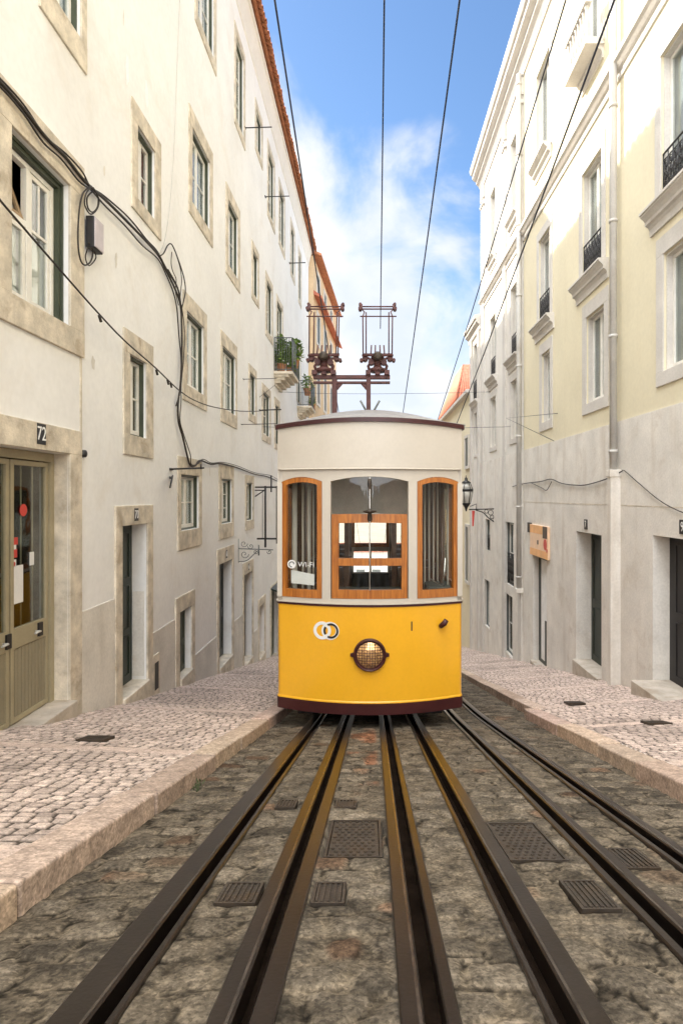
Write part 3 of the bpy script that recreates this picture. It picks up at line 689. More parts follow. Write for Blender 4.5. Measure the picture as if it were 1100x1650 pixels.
def tip(y, t, d): return (LF.X(D - .01 + d - t * .17), y, zt + .04 + t * h * .96)
def bar(mb, ya, yb, ta, tb): mb.hexa([tip(ya, ta, 0), tip(yb, ta, 0), tip(yb, ta, -.035), tip(ya, ta, -.035), tip(ya, tb, 0), tip(yb, tb, 0), tip(yb, tb, -.035), tip(ya, tb, -.035)])
bar(mb, a, a + .045, 0, 1); bar(mb, b - .045, b, 0, 1); bar(mb, a + .045, b - .045, 0, .09); bar(mb, a + .045, b - .045, .91, 1)
fan = mb.build('tipped_leaf', 'curtain_tan', bw)
mb = MB(); mb.face([tip(a + .03, .05, -.02), tip(b - .03, .05, -.02), tip(b - .03, .95, -.02), tip(a + .03, .95, -.02)]); mb.build('pane', 'sky_glass', bw)
mb = MB(); LF.box(mb, y0 + .1, ym - .05, z0 + .1, zt - .06, D - .018, D - .024); LF.box(mb, ym + .06, y1 - .15, z0 + .1, z1 - .15, D - .018, D - .024); mb.build('pane', 'glass', bw)
mb = MB(); ring(mb, y0 + .001, y1 - .001, z0 + .001, z1 - .001, .028, -.05, D - .05); LF.box(mb, y1 - .066, y1 - .03, z0 + .03, z1 - .03, -.07, D - .02); LF.box(mb, y0 + .03, y1 - .066, z1 - .066, z1 - .03, -.07, D - .02); mb.build('frame', 'green_paint', bw)
mb = MB(); n = 40
for k in range(n):
    ya = y0 + (y1 - y0) * k / n; yb = y0 + (y1 - y0) * (k + 1) / n; da = D - .07 + .012 * math.sin(k * 1.3); db = D - .07 + .012 * math.sin((k + 1) * 1.3)
    mb.face([(LF.X(da), ya, z0), (LF.X(db), yb, z0), (LF.X(db), yb, zt - .02), (LF.X(da), ya, zt - .02)], True)
mb.build('curtain', 'curtain', bw)
LF.surround(y0, y1, z0, z1, (.32, .30, .34, .27), bw, 'lime', .03)
# double shop door, number 72
dy0, dy1, dz0, dz1 = YL(-32), YL(109.5), -2.17, .45
LF.op.append((dy0, dy1, dz0 - .3, dz1))
D = -.16; ym = YL(44.5)
def leaf(a, b):
    z_r = -1.35          # lock rail
    mb = MB(); t = .05
    ring(mb, a, b, dz0 + .03, dz1 - .10, t, D, D - .05); LF.box(mb, a + t, b - t, z_r - .09, z_r + .10, D, D - .05)
    o = mb.build('door', 'door_trim', lh, bevel=.004)
    p = MB(); LF.box(p, a + t, b - t, dz0 + .03 + t, z_r - .09, D - .015, D - .04)
    k = a + t + .02
    while k < b - t - .02: LF.box(p, k, k + .05, dz0 + .09, z_r - .10, D - .014, D - .008); k += .058
    p.build('lower_panel', 'door_beige', o)
    g = MB(); LF.box(g, a + t - .004, b - t + .004, z_r + .10, dz1 - .10 - t, D - .022, D - .028); g.build('pane', 'glass', o)
    s = MB()
    for f in (.30, .66): s.tube([(LF.X(D - .035), a + t + (b - a - 2 * t) * f, z_r + .1), (LF.X(D - .035), a + t + (b - a - 2 * t) * f, dz1 - .15)], .008, 6)
    s.build('glazing_bar', 'door_trim', o)
    h = MB(); hy = b - .03 if b < ym + .01 else b - t - .12
    LF.box(h, hy - .035, hy + .035, z_r - .06, z_r + .075, D, D + .02); h.build('lock_plate', 'black', o)
    h = MB(); yy = hy - .07; h.tube([(LF.X(D + .0), yy, z_r), (LF.X(D + .05), yy, z_r), (LF.X(D + .05), yy - .09, z_r)], .011, 8); h.build('handle', 'zinc', o)
    return o
l1 = leaf(dy0 + .06, ym - .012); l2 = leaf(ym + .012, dy1 - .08)
mb = MB(); LF.box(mb, dy0 + .01, dy1 - .005, dz1 - .09, dz1 - .004, D + .02, D - .06); LF.box(mb, dy1 - .075, dy1 - .004, dz0, dz1 - .09, D + .02, D - .06); LF.box(mb, dy0 + .01, dy0 + .055, dz0, dz1 - .09, D + .02, D - .06); mb.build('door_frame', 'door_trim', l2)
# stickers and notice on the right leaf
def sticker(y, z, wd, hh, m, rd=False):
    mb = MB()
    if rd: mb.lathe((LF.X(D - .015), y, z), (1, 0, 0), [(0, wd / 2), (.003, wd / 2)], 20)
    else: LF.box(mb, y - wd / 2, y + wd / 2, z - hh / 2, z + hh / 2, D - .018, D - .012)
    return mb.build('sticker', m, l2)
sz = lambda px, py: (YL(px), (CY - py) / (CX - px) * -XL)
for (px, py, wd, hh, m, rd) in ((67, 822, .12, .12, 'redmark', 1), (54, 872, .09, .07, 'redmark', 0), (53, 882, .06, .05, 'paper', 0), (53, 892, .09, .08, 'redmark', 0), (52, 908, .08, .07, 'paper', 0), (52, 909, .045, .045, 'redmark', 1), (57, 942, .20, .36, 'paper', 0), (80, 900, .07, .13, 'paper', 0)):
    yy, zz = sz(px, py); sticker(yy, zz, wd, hh, m, rd).location.x += .003 * (wd < .05)
st = MB(); LF.box(st, dy1 - .003, dy1 - .0005, dz0, dz1 - .005, -.14, -.002); st.build('jamb_lining', 'lime', l2)
st = MB(); LF.box(st, dy0 - .1, dy1 + .02, dz0 - .4, dz0 + .02, -.3, .10); st.build('doorstep', 'step_stone', l2, bevel=.012)
LF.surround(dy0, dy1, dz0 - .6, dz1, (.3, .26, .26, 0), l2, 'lime', .03, bottom=False)
LF.plate(YL(62), .60, .15, .20, '72', l2)
mb = MB()
# narrow doors farther down
def plain_door(a, b, zt, zb, s, m='door_green', depth=.28, step=.14, plate=None, half=0.0, panels=((.12, .88, .08, .42), (.12, .88, .5, .92)), sm='lime', handle=True):
    y0_, y1_ = YL(a), YL(b); LF.op.append((y0_, y1_, zb - .5, zt))
    o = door_slab(LF, y0_ + .01, y1_ - .01, zb, zt - .01, -depth, m, panels, lh)
    LF.surround(y0_, y1_, zb - .5, zt, s, o, sm, .028, bottom=False)
    sp = MB(); LF.box(sp, y0_ + .002, y1_ - .002, zb - .6, zb, -.3, .06); sp.build('doorstep', 'lime', o, bevel=.01)
    if handle:
        h = MB(); h.tube([(LF.X(-depth + .0), y0_ + .1, zb + 1.0), (LF.X(-depth + .05), y0_ + .1, zb + 1.0), (LF.X(-depth + .05), y0_ + .2, zb + 1.0)], .012, 8); h.build('handle', 'brass', o)
    if plate: LF.plate((y0_ + y1_) / 2 , zt + s[2] * .52, .13, .17, plate, o)
    return o
dE = plain_door(195, 236, -.38, -2.60, (.20, .2, .26, 0), plate='70', depth=.2, panels=((.14, .86, .05, .3), (.14, .86, .34, .62), (.14, .86, .66, .95)))
mb = MB(); mb.tube([(XL - .175, 7.93 + .1 * math.cos(t * .52), -1.16 + .1 * math.sin(t * .52)) for t in range(12)], .014, 6, True); mb.build('door_ring', 'milk', dE)
mb = MB(); y_ = YL(236) - .004; mb.box(LF.X(-.19), LF.X(-.03), y_ - .012, y_, -2.55, -1.35); mb.build('reveal_lining', 'base_stone', dE)
plain_door(288, 307.5, -1.93, -3.04, (.2, .18, .26, 0), m='green_paint', depth=.1, handle=False)
plain_door(352, 373, -1.43, -3.6, (.16, .16, .32, 0), m='door_green', depth=.18, plate='68')
plain_door(392.5, 405.5, -1.98, -4.25, (.15, .15, .3, 0), m='brown_paint', depth=.16, plate='66')
plain_door(417, 425.5, -3.15, -4.62, (.14, .14, .22, 0), m='curtain_tan', depth=.2, handle=False)
dJ = plain_door(436, 446, -3.0, -5.3, (.12, .12, .14, 0), m='green_paint', depth=.1)
mb = MB(); ya, yb = YL(435), YL(447); mb.hexa([(XL + .01, ya, -2.95), (XL + .55, ya, -3.15), (XL + .55, yb, -3.15), (XL + .01, yb, -2.95), (XL + .01, ya, -2.9), (XL + .55, ya, -3.1), (XL + .55, yb, -3.1), (XL + .01, yb, -2.9)]); mb.build('awning', 'door_green', dJ)
# utility niche by the second door
mb = MB(); ya, yb = YL(244), YL(254.5); LF.box(mb, ya, yb, -3.05, -2.33, .0, .03); nb = mb.build('meter_niche', 'lime', lh); mb = MB(); LF.box(mb, ya + .06, yb - .06, -2.85, -2.45, .03, .036); mb.build('niche_door', 'black', nb)

LF.wall('wall', 'plaster', -5, Y_END, -8.2, 12.5)
# plinth panels with level tops stepping down the hill
dg = [o for o in LF.op]
def dado(a, b, zt): LF.wall('plinth', 'dado', a, b, -8.2, zt, d=.014, reveal=.03)
LF_plinth = [(YL(128.5), YL(195) - .21, -1.275), (YL(236) + .21, YL(288) - .21, -2.0), (YL(307.5) + .19, YL(352) - .17, -2.88), (YL(373) + .17, YL(392.5) - .16, -2.92), (YL(405.5) + .16, YL(417) - .15, -3.7)]
for a, b, z in LF_plinth: dado(a, b, z)
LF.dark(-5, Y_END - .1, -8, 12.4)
for (px, py, w_, h_, m_) in ((168, 275, .05, .13, 'dado'), (187, 419, .07, .20, 'dado'), (199, 28, .03, .2, 'dado'), (205, 112, .10, .42, 'patch'), (236, 152, .12, .36, 'patch'), (150, 585, .09, .16, 'dado'), (338, 760, .05, .2, 'dado'), (395, 300, .12, .3, 'patch')):
    y_ = YL(px); z_ = (CY - py) / (CX - px) * 3.2; mb = MB(); mb.face([(XL + .004, y_ + w_ * (1 + .25 * math.sin(k * 2.7 + px)) * math.cos(k * .524) / 2, z_ + h_ * (1 + .2 * math.sin(k * 1.9 + py)) * math.sin(k * .524) / 2) for k in range(12)]); mb.build('plaster_scar', m_, lh)
# pilaster strip between shop bay and the rest
mb = MB(); LF.box(mb, 6.545, 6.575, -2.5, 3.6, -.002, .012); mb.build('joint_strip', 'lime', lh)
# eaves moulding and roof
mb = MB(); cove(mb, XL, 1, -5, Y_END, [(0.0, 11.72), (.03, 11.75), (.035, 11.9), (.07, 12.05), (.10, 12.2), (.13, 12.27), (.13, 12.33), (.17, 12.34), (.17, 12.5)]); mb.build('cornice', 'white_wall', lh)
mb = MB(); tiles(mb, 3.5, Y_END + .1, XL + .42, 12.52, XL - 2.9, 14.0, rows=8); rf = mb.build('roof', 'tile', lh)
mb = MB(); mb.face([(XL + .3, -5, 12.5), (XL + .3, Y_END, 12.5), (XL - 3.2, Y_END, 14.05), (XL - 3.2, -5, 14.05)]); mb.face([(XL - 3.2, -5, 14.05), (XL - 3.2, Y_END, 14.05), (XL - 6.4, Y_END, 12.5), (XL - 6.4, -5, 12.5)]); mb.build('roof_deck', 'tile', rf)
mb = MB(); mb.face([(XL, Y_END, -8), (XL - 6.4, Y_END, -8), (XL - 6.4, Y_END, 12.5), (XL - 3.2, Y_END, 14.05), (XL, Y_END, 12.6)]); mb.face([(XL, -5, -8), (XL - 6.4, -5, -8), (XL - 6.4, -5, 12.5), (XL - 3.2, -5, 14.05), (XL, -5, 12.6)]); mb.face([(XL - 6.4, -5, -8), (XL - 6.4, Y_END, -8), (XL - 6.4, Y_END, 12.5), (XL - 6.4, -5, 12.5)]); mb.build('gable', 'plaster', lh)
mb = MB(); mb.box(XL - 1.5, XL - .7, 20.5, 22.5, 12.9, 14.9); dm = mb.build('dormer', 'plaster', lh); mb = MB(); tiles(mb, 20.3, 22.7, XL - .35, 14.72, XL - 1.6, 15.2, rows=3); mb.build('dormer_roof', 'tile', dm)
for yy in (9.0, 14.5): 
    mb = MB(); mb.box(XL - 2.6, XL - 2.0, yy, yy + .9, 13.2, 14.9); mb.box(XL - 2.68, XL - 1.92, yy - .08, yy + .98, 14.9, 15.0); mb.build('chimney', 'plaster', rf)

# balconies with pots
def balcony(y0_, y1_, zf, out, xw, root, zh=1.1):
    mb = MB(); mb.box(xw, xw + out, y0_, y1_, zf - .09, zf)
    for k in range(4):       # stepped stone corbel
        mb.box(xw, xw + out * (1 - .22 * (k + 1)), y0_ + .05 + .05 * k, y1_ - .05 - .05 * k, zf - .09 - .09 * (k + 1), zf - .09 - .09 * k - .002)
    b = mb.build('balcony', 'lime', root, bevel=.006)
    r_ = MB(); pts = [(xw + .02, y0_ + .03), (xw + out - .03, y0_ + .03), (xw + out - .03, y1_ - .03), (xw + .02, y1_ - .03)]
    for z in (zf + .06, zf + zh): 
        for (p, q) in zip(pts[:-1], pts[1:]): r_.tube([(*p, z), (*q, z)], .016, 6)
    for (p, q) in zip(pts[:-1], pts[1:]):
        ln = math.dist(p, q); n = int(ln / .075)
        for k in range(n + 1):
            t = k / n; r_.tube([(p[0] + (q[0] - p[0]) * t, p[1] + (q[1] - p[1]) * t, zf + .03), (p[0] + (q[0] - p[0]) * t, p[1] + (q[1] - p[1]) * t, zf + zh)], .009, 5)
    r_.build('railing', 'greyiron', b)
balcony(19.55, 21.25, 4.12, .62, XL, lh); balcony(25.7, 27.6, 3.92, .62, XL, lh)
def potted(x, y, z, r, h, spread, label, n=200):
    root = thing('potted_plant', label, 'plant', (x, y, z), 'pots on the balconies')
    p = MB(); p.lathe((x, y, z), (0, 0, 1), [(0, r * .7), (r * 1.5, r), (r * 1.55, r * 1.08), (r * 1.8, r * 1.08), (r * 1.8, r * .9), (r * 1.6, r * .85)], 14); p.build('pot', 'terracotta', root)
    f = MB()
    for k in range(n):
        t = random.random(); a = random.random() * 6.28; rr = spread * (.25 + .75 * random.random()) * (.5 + .5 * math.sin(3.14 * min(1, t + .15)))
        c = Vector((x + rr * math.cos(a), y + rr * math.sin(a), z + r * 1.6 + h * t)); d = Vector((math.cos(a), math.sin(a), random.uniform(-.9, .8))).normalized(); s = d.cross(Vector((0, 0, 1))).normalized(); L_ = random.uniform(.10, .19); w_ = L_ * .34
        f.face([c, c + d * L_ * .5 + s * w_, c + d * L_, c + d * L_ * .5 - s * w_])
    for k in range(9):
        a = random.random() * 6.28; f.tube([(x, y, z + r * 1.5), (x + spread * .5 * math.cos(a), y + spread * .5 * math.sin(a), z + r * 1.6 + h * .8)], .006, 4)
    f.build('foliage', 'leaf', root)
potted(XL + .22, 19.8, 4.13, .15, .95, .17, 'tall leafy green plant in a terracotta pot at the near end of the upper balcony', 330)
potted(XL + .45, 20.15, 4.13, .13, .85, .15, 'slim green plant in a terracotta pot behind the railing of the near balcony')
potted(XL + .5, 20.95, 4.5, .17, .72, .28, 'bushy yellow-green plant overhanging the far corner of the near balcony', 330)
potted(XL + .42, 25.95, 4.4, .17, .6, .25, 'low green plant in an orange pot on the second balcony', 150)
potted(XL + .5, 27.2, 3.93, .16, .35, .15, 'small plant in an orange pot low on the second balcony, nearest the tram roof', 70)

# ------------------------------------------------------------------ left: ochre house beyond, front turned a little into the street
oh = thing('ochre_house', 'narrow ochre house with tiled eaves beyond the long cream house', 'house', (-3.0, 34, pz(34)))
def OX(y): return XL + .25 + (y - Y_END) * .05
mb = MB(); ya, yb = Y_END + .02, 41.0
mb.hexa([(OX(ya), ya, -12), (OX(yb), yb, -12), (OX(yb) - 6, yb, -12), (OX(ya) - 6, ya, -12), (OX(ya), ya, 12.3), (OX(yb), yb, 12.3), (OX(yb) - 6, yb, 12.3), (OX(ya) - 6, ya, 12.3)]); mb.build('wall', 'ochre_wall', oh)
def oslab(mb, y0_, y1_, z0_, z1_, d0, d1): mb.hexa([(OX(y0_) + d0, y0_, z0_), (OX(y1_) + d0, y1_, z0_), (OX(y1_) + d1, y1_, z0_), (OX(y0_) + d1, y0_, z0_), (OX(y0_) + d0, y0_, z1_), (OX(y1_) + d0, y1_, z1_), (OX(y1_) + d1, y1_, z1_), (OX(y0_) + d1, y0_, z1_)])
for (zb, h) in ((1.6, 1.7), (5.0, 1.9), (8.2, 1.5), (10.6, 1.2)):
    for yw in (31.6, 34.4, 37.4):
        m1 = MB(); oslab(m1, yw, yw + 1.0, zb, zb + h, .002, .012); wn = m1.build('window', 'green_paint', oh)
        m2 = MB()
        for (p, q, c, e) in ((yw - .15, yw, zb - .15, zb + h + .15), (yw + 1, yw + 1.15, zb - .15, zb + h + .15), (yw, yw + 1, zb + h, zb + h + .15), (yw, yw + 1, zb - .15, zb)): oslab(m2, p, q, c, e, .002, .05)
        m2.build('stone_surround', 'lime_r', wn)
mb = MB(); mb.hexa([(OX(ya) + .42, ya, 10.15), (OX(yb) + .42, yb, 10.15), (OX(yb), yb, 10.35), (OX(ya), ya, 10.35), (OX(ya) + .42, ya, 10.25), (OX(yb) + .42, yb, 10.25), (OX(yb), yb, 10.55), (OX(ya), ya, 10.55)]); mb.build('tiled_canopy', 'red_tile', oh)
mb = MB(); mb.hexa([(OX(ya) + .4, ya, 12.3), (OX(yb) + .4, yb, 12.3), (OX(yb) - 3, yb, 13.6), (OX(ya) - 3, ya, 13.6), (OX(ya) + .4, ya, 12.42), (OX(yb) + .4, yb, 12.42), (OX(yb) - 3, yb, 13.75), (OX(ya) - 3, ya, 13.75)]); mb.build('roof', 'tile', oh)

# ------------------------------------------------------------------ right: yellow house, off-white house, low house, end houses
rh = thing('yellow_house', 'pale yellow house on the right with wrought iron balconettes over a grey stone ground floor', 'house', (XR, 8, pz(8)))
RF = Front(rh, XR, -1)
wh = thing('offwhite_house', 'off-white house with pilasters next below the yellow house, beyond the second downpipe', 'house', (XR, 19, pz(19)))
WF = Front(wh, XR, -1)
YS1, YS2 = YR(843.5), 22.1
def rail_panel(fr, y0_, y1_, z0_, z1_, parent, d=.03):
    mb = MB(); X = fr.X(d)
    for z in (z0_ + .03, z0_ + .12, z1_ - .09, z1_): mb.tube([(X, y0_, z), (X, y1_, z)], .014 if z == z1_ else .009, 6)
    n = max(4, int((y1_ - y0_) / .13)); st = (y1_ - y0_) / n
    for k in range(n + 1): mb.tube([(X, y0_ + st * k, z0_), (X, y0_ + st * k, z1_)], .009, 5)
    hh = z1_ - .1 - z0_ - .12
    for k in range(n):
        yc = y0_ + st * (k + .5)
        for q in range(3):
            zc = z0_ + .12 + hh * (q + .5) / 3; rr = min(st, hh / 3) * .42
            mb.tube([(X, yc + rr * math.cos(t * .785), zc + rr * math.sin(t * .785)) for t in range(8)], .009, 5, True)
            mb.tube([(X, yc + rr * .45 * math.cos(t * .785), zc + rr * .45 * math.sin(t * .785)) for t in range(8)], .009, 5, True)
        mb.tube([(X, yc - st * .4, z0_ + .12), (X, yc, z0_ + .12 + hh / 2), (X, yc + st * .4, z0_ + .12 + hh)], .008, 5); mb.tube([(X, yc + st * .4, z0_ + .12), (X, yc, z0_ + .12 + hh / 2), (X, yc - st * .4, z0_ + .12 + hh)], .008, 5)
    return mb.build('railing', 'iron', parent)
def hood(fr, y0_, y1_, z, parent, name='sill_shelf', out=.19):
    mb = MB(); n = -1
    pts = [(0, z - .34), (.03, z - .34), (.035, z - .24), (.06, z - .2), (.1, z - .18), (.1, z - .13), (out - .06, z - .09), (out - .02, z - .06), (out - .02, z - .04), (out, z - .035), (out, z), (0, z + .01)]
    cove(mb, fr.x, fr.n, y0_, y1_, pts); return mb.build(name, 'lime_r', parent)
def rwin(fr, a, b, zt, zb, rail=False, shelf=False, **k):
    y0_, y1_ = YR(b), YR(a)
    k.setdefault('s', (.17, .17, .2, .16)); k.setdefault('frame', 'lime_r'); k.setdefault('cur', 'curtain_grey')
    wn = fr.window(y0_, y1_, zb, zt, sm='lime_r', depth=.11, bars=k.pop('bars', 0), **k)
    if rail: rail_panel(fr, y0_ + .01, y1_ - .01, zb + .02, zb + .68, wn, -.02)
    if shelf: hood(fr, y0_ - .3, y1_ + .3, zb - .02, wn)
    return wn
# yellow house: columns A, B, C at three heights
for (a, b) in ((1065, 1205), (938, 969.5), (868, 886)):
    rwin(RF, a, b, 6.22, 4.15, True, True, s=(.17, .17, .22, .02)); 
for (a, b) in ((1069, 1205), (944.5, 973.5), (873, 886)):
    rwin(RF, a, b, 3.40, 1.76, s=(.2, .2, .26, .2))
for (a, b) in ((1065, 1205), (941, 968), (864.5, 885.5)):
    wn = rwin(RF, a, b, 10.36, 8.06, s=(.17, .17, .2, .02)); y0_, y1_ = YR(b), YR(a)
    hood(RF, y0_ - .12, y1_ + .12, 8.1, wn, out=.2)
# balustrade balcony on the top floor of the middle column
y0_, y1_ = YR(968) - .15, YR(941) + .15
mb = MB(); mb.box(XR - .34, XR, y0_, y1_, 7.98, 8.1); mb.box(XR - .34, XR - .22, y0_, y1_, 8.72, 8.82)
for k in range(8): mb.lathe((XR - .28, y0_ + .1 + (y1_ - y0_ - .2) * k / 7, 8.1), (0, 0, 1), [(0, .04), (.06, .04), (.1, .022), (.24, .05), (.42, .022), (.56, .03), (.62, .045)], 8)
mb.build('balcony', 'lime_r', rh)
for (a, b) in ((823, 835), (790, 798.5)):
    rwin(WF, a, b, 6.06, 4.0, True, True, s=(.15, .15, .2, .02)); rwin(WF, a, b, 3.34, 1.68, s=(.15, .15, .2, .16)); wn = rwin(WF, a, b, 10.3, 7.98, s=(.15, .15, .2, .02)); hood(WF, YR(b) - .12, YR(a) + .12, 8.0, wn, out=.18)
# ground floor openings
def rdoor(fr, a, b, zt, zb, m, depth, root, s=None, plate=None, handle=True, step=.1, panels=((.1, .9, .05, .42), (.1, .9, .48, .95)), open_to=-12):
    y0_, y1_ = YR(b), YR(a); fr.op.append((y0_, y1_, zb - .6, zt))
    o = door_slab(fr, y0_ + .01, y1_ - .01, zb, zt - .01, -depth, m, panels, root)
    sp = MB(); fr.box(sp, y0_ + .002, y1_ - .002, zb - .7, zb, -depth - .05, step); sp.build('doorstep', 'step_stone', o, bevel=.012)
    if handle:
        h = MB(); yy = y0_ + .14; zz = zb + 1.02
        h.lathe((fr.X(-depth), yy, zz + .16), (-1, 0, 0), [(0, .05), (.02, .05), (.05, .02), (.06, .045), (.08, .03)], 12); h.tube([(fr.X(-depth + .02), yy, zz - .06), (fr.X(-depth + .07), yy, zz - .06), (fr.X(-depth + .07), yy + .16, zz - .06)], .013, 8); h.build('handle', 'brass', o)
    if plate: fr.plate((y0_ + y1_) / 2 + .1, zt + .16, .15, .19, plate, o)
    return o
d9 = rdoor(RF, 1053, 1180, -.56, -2.66, 'black', .22, rh, plate='9', handle=False, step=.34)
rdoor(RF, 929, 970, -.69, -3.24, 'door_green', .28, rh, plate='7')
d5 = rdoor(RF, 859.5, 881.5, -1.47, -4.12, 'door_green', .12, rh, handle=False, panels=())
mb = MB(); RF.box(mb, YR(881.5) + .28, YR(859.5) - .3, -4.0, -1.55, -.118, -.10); mb.build('glazed_leaf', 'curtain', d5)
mb = MB(); RF.box(mb, YR(881.5) + .10, YR(881.5) + .5, -4.05, -3.0, -.10, -.08); mb.build('lower_panel', 'door_green', d5)
def gwin(fr, a, b, zt, zb, grille=True, **k):
    k.setdefault('cur', 'curtain_grey')
    wn = fr.window(YR(b), YR(a), zb, zt, s=(.06, .06, .06, .08), frame='greyiron', sash='white_paint', sm='lime_r', depth=.09, **k)
    if grille: rail_panel(fr, YR(b) + .02, YR(a) - .02, zb + .05, zb + (zt - zb) * .5, wn, -.03)
    return wn
gwin(WF, 815.5, 829, -.76, -2.62); gwin(WF, 814, 827, -2.92, -4.7, False, cur='curtain_tan'); gwin(WF, 783.5, 790.5, -.8, -1.9); gwin(WF, 782, 789.5, -2.95, -4.6, False, cur='curtain_tan')
ZB = 1.24
RF.wall('wall', 'yellow_wall', -5, YS1, ZB, 11.5); RF.wall('stone_base', 'base_stone', -5, YS1, -8, ZB, d=.02, reveal=.32)
WF.wall('wall', 'white_wall', YS1 + .004, YS2, ZB, 11.5); WF.wall('stone_base', 'base_stone', YS1 + .004, YS2, -9, ZB, d=.03, reveal=.33)
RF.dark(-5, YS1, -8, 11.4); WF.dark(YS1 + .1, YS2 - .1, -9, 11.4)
for fr, root, a, b in ((RF, rh, -5, YS1), (WF, wh, YS1 + .004, YS2)):
    mb = MB(); cove(mb, XR, -1, a, b, [(0, 6.86), (.03, 6.87), (.03, 6.93), (.012, 6.94), (.012, 7.02), (.05, 7.04), (.09, 7.1), (.13, 7.14), (.13, 7.22), (.1, 7.25), (.03, 7.3), (0, 7.3)]); mb.build('string_course', 'lime_r', root)
    mb = MB(); cove(mb, XR, -1, a, b + (.12 if fr is WF else 0), [(0, 11.3), (.04, 11.32), (.05, 11.42), (.12, 11.55), (.2, 11.62), (.2, 11.7), (.3, 11.76), (.34, 11.8), (.34, 11.92), (.40, 11.95), (.44, 12.05), (.44, 12.14), (0, 12.2)]); mb.build('cornice', 'lime_r', root)
    mb = MB(); tiles(mb, a if a > 3 else 3, b, XR - .25, 12.16, XR + 2.6, 13.4, rows=6, pitch=.23); rf = mb.build('roof', 'tile', root)
    mb = MB(); mb.face([(XR - .35, a, 12.15), (XR - .35, b, 12.15), (XR + 3, b, 13.5), (XR + 3, a, 13.5)]); mb.face([(XR + 3, a, 13.5), (XR + 3, b, 13.5), (XR + 6, b, 12), (XR + 6, a, 12)]); mb.build('roof_deck', 'tile', rf)
    mb = MB(); mb.face([(XR, b, -9), (XR + 6, b, -9), (XR + 6, b, 12), (XR + 3, b, 13.5), (XR, b, 12.1)]); mb.face([(XR, a, -9), (XR + 6, a, -9), (XR + 6, a, 12), (XR + 3, a, 13.5), (XR, a, 12.1)]); mb.face([(XR + 6, a, -9), (XR + 6, b, -9), (XR + 6, b, 12), (XR + 6, a, 12)]); mb.build('gable', 'white_wall' if fr is WF else 'yellow_wall', root)
# pilasters on the off-white house
for (ya, yb) in ((YS1 + .06, YS1 + .4), (18.1, 18.45), (21.6, 22.1)):
    mb = MB(); mb.box(XR - .05, XR, ya, yb, ZB, 11.3); mb.box(XR - .075, XR, ya - .04, yb + .0, 10.85, 11.3); mb.box(XR - .09, XR, ya - .06, yb + .0, 10.6, 10.7); mb.box(XR - .075, XR, ya - .03, yb + .0, -8, ZB); mb.build('pilaster', 'lime_r', wh)
# masonry joints of the stone base
mb = MB()
for z in (-.15, ): mb.box(XR - .0235, XR - .015, -5, YS1, z, z + .012)
mb.build('masonry_joint', 'lime', rh)
# downpipes
def downpipe(y, root, ztop, zmid, zbot, r, casing):
    mb = MB(); x = XR - .02 - r - .03
    mb.tube([(x, y, zmid), (x, y, ztop)], r, 12)
    z = zmid + .3
    while z < ztop: mb.lathe((x, y, z), (0, 0, 1), [(0, r + .001), (0, r + .012), (.05, r + .012), (.05, r + .001)], 12); z += 1.9
    p = mb.build('downpipe', 'zinc', root)
    mb = MB(); mb.box(x - casing, XR - .015, y - casing, y + casing, zbot, zmid); mb.box(x - casing - .015, XR - .015, y - casing - .015, y + casing + .015, zmid - .1, zmid + .02); mb.build('pipe_casing', 'base_stone', p, bevel=.01)
downpipe(YR(1000) + .05, rh, 11.8, .42, -3.15, .06, .075); downpipe(YR(843) + .03, wh, 11.4, -2.5, -2.6, .07, .08)
# low house beyond
l2h = thing('low_house', 'lower cream house with a flat moulded top past the off-white house', 'house', (XR, 24, pz(24)))
SF = Front(l2h, XR - .02, -1)
for (a, b, zt, zb, rl) in ((764.5, 771, 5.95, 3.7, True), (765, 770.5, 3.27, 1.65, False)): 
    wn = SF.window(YR(b), YR(a), zb, zt, s=(.12, .12, .16, .12), frame='lime_r', sm='lime_r', depth=.18, cur='curtain', bars=1)
    if rl: rail_panel(SF, YR(b), YR(a), zb, zb + .8, wn); hood(SF, YR(b) - .3, YR(a) + .3, zb, wn)
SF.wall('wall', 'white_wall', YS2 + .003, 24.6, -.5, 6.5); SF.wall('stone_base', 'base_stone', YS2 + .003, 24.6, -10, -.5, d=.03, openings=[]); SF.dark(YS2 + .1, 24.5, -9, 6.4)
mb = MB(); cove(mb, XR - .02, -1, YS2 + .003, 24.65, [(0, 6.2), (.06, 6.25), (.08, 6.4), (.2, 6.5), (.2, 6.6), (.26, 6.62), (.26, 6.75), (0, 6.8)]); mb.build('cornice', 'lime_r', l2h)
mb = MB(); mb.box(XR, XR + 6, YS2 + .01, 24.6, 6.5, 6.78); mb.box(XR + 5.8, XR + 6, YS2 + .01, 24.6, -10, 6.5); mb.box(XR + .4, XR + 5.8, 24.45, 24.6, -10, 6.5); mb.build('roof', 'lime_r', l2h)
for yy in (22.35, 23.95):
    mb = MB(); mb.box(XR - .1, XR - .02, yy, yy + .3, -10, 6.2); mb.build('pilaster', 'lime_r', l2h)
eh = thing('small_yellow_house', 'small yellow house half hidden behind the right edge of the tram', 'house', (XR, 27, pz(27)))
EF = Front(eh, XR + .02, -1); mb = MB(); mb.box(XR + .02, XR + 6, 24.61, 38, -12, 4.3); mb.build('wall', 'yellow_wall', eh)
mb = MB(); mb.box(XR - .18, XR + 6.1, 24.63, 38.2, 4.3, 4.45); mb.build('roof', 'lime_r', eh)
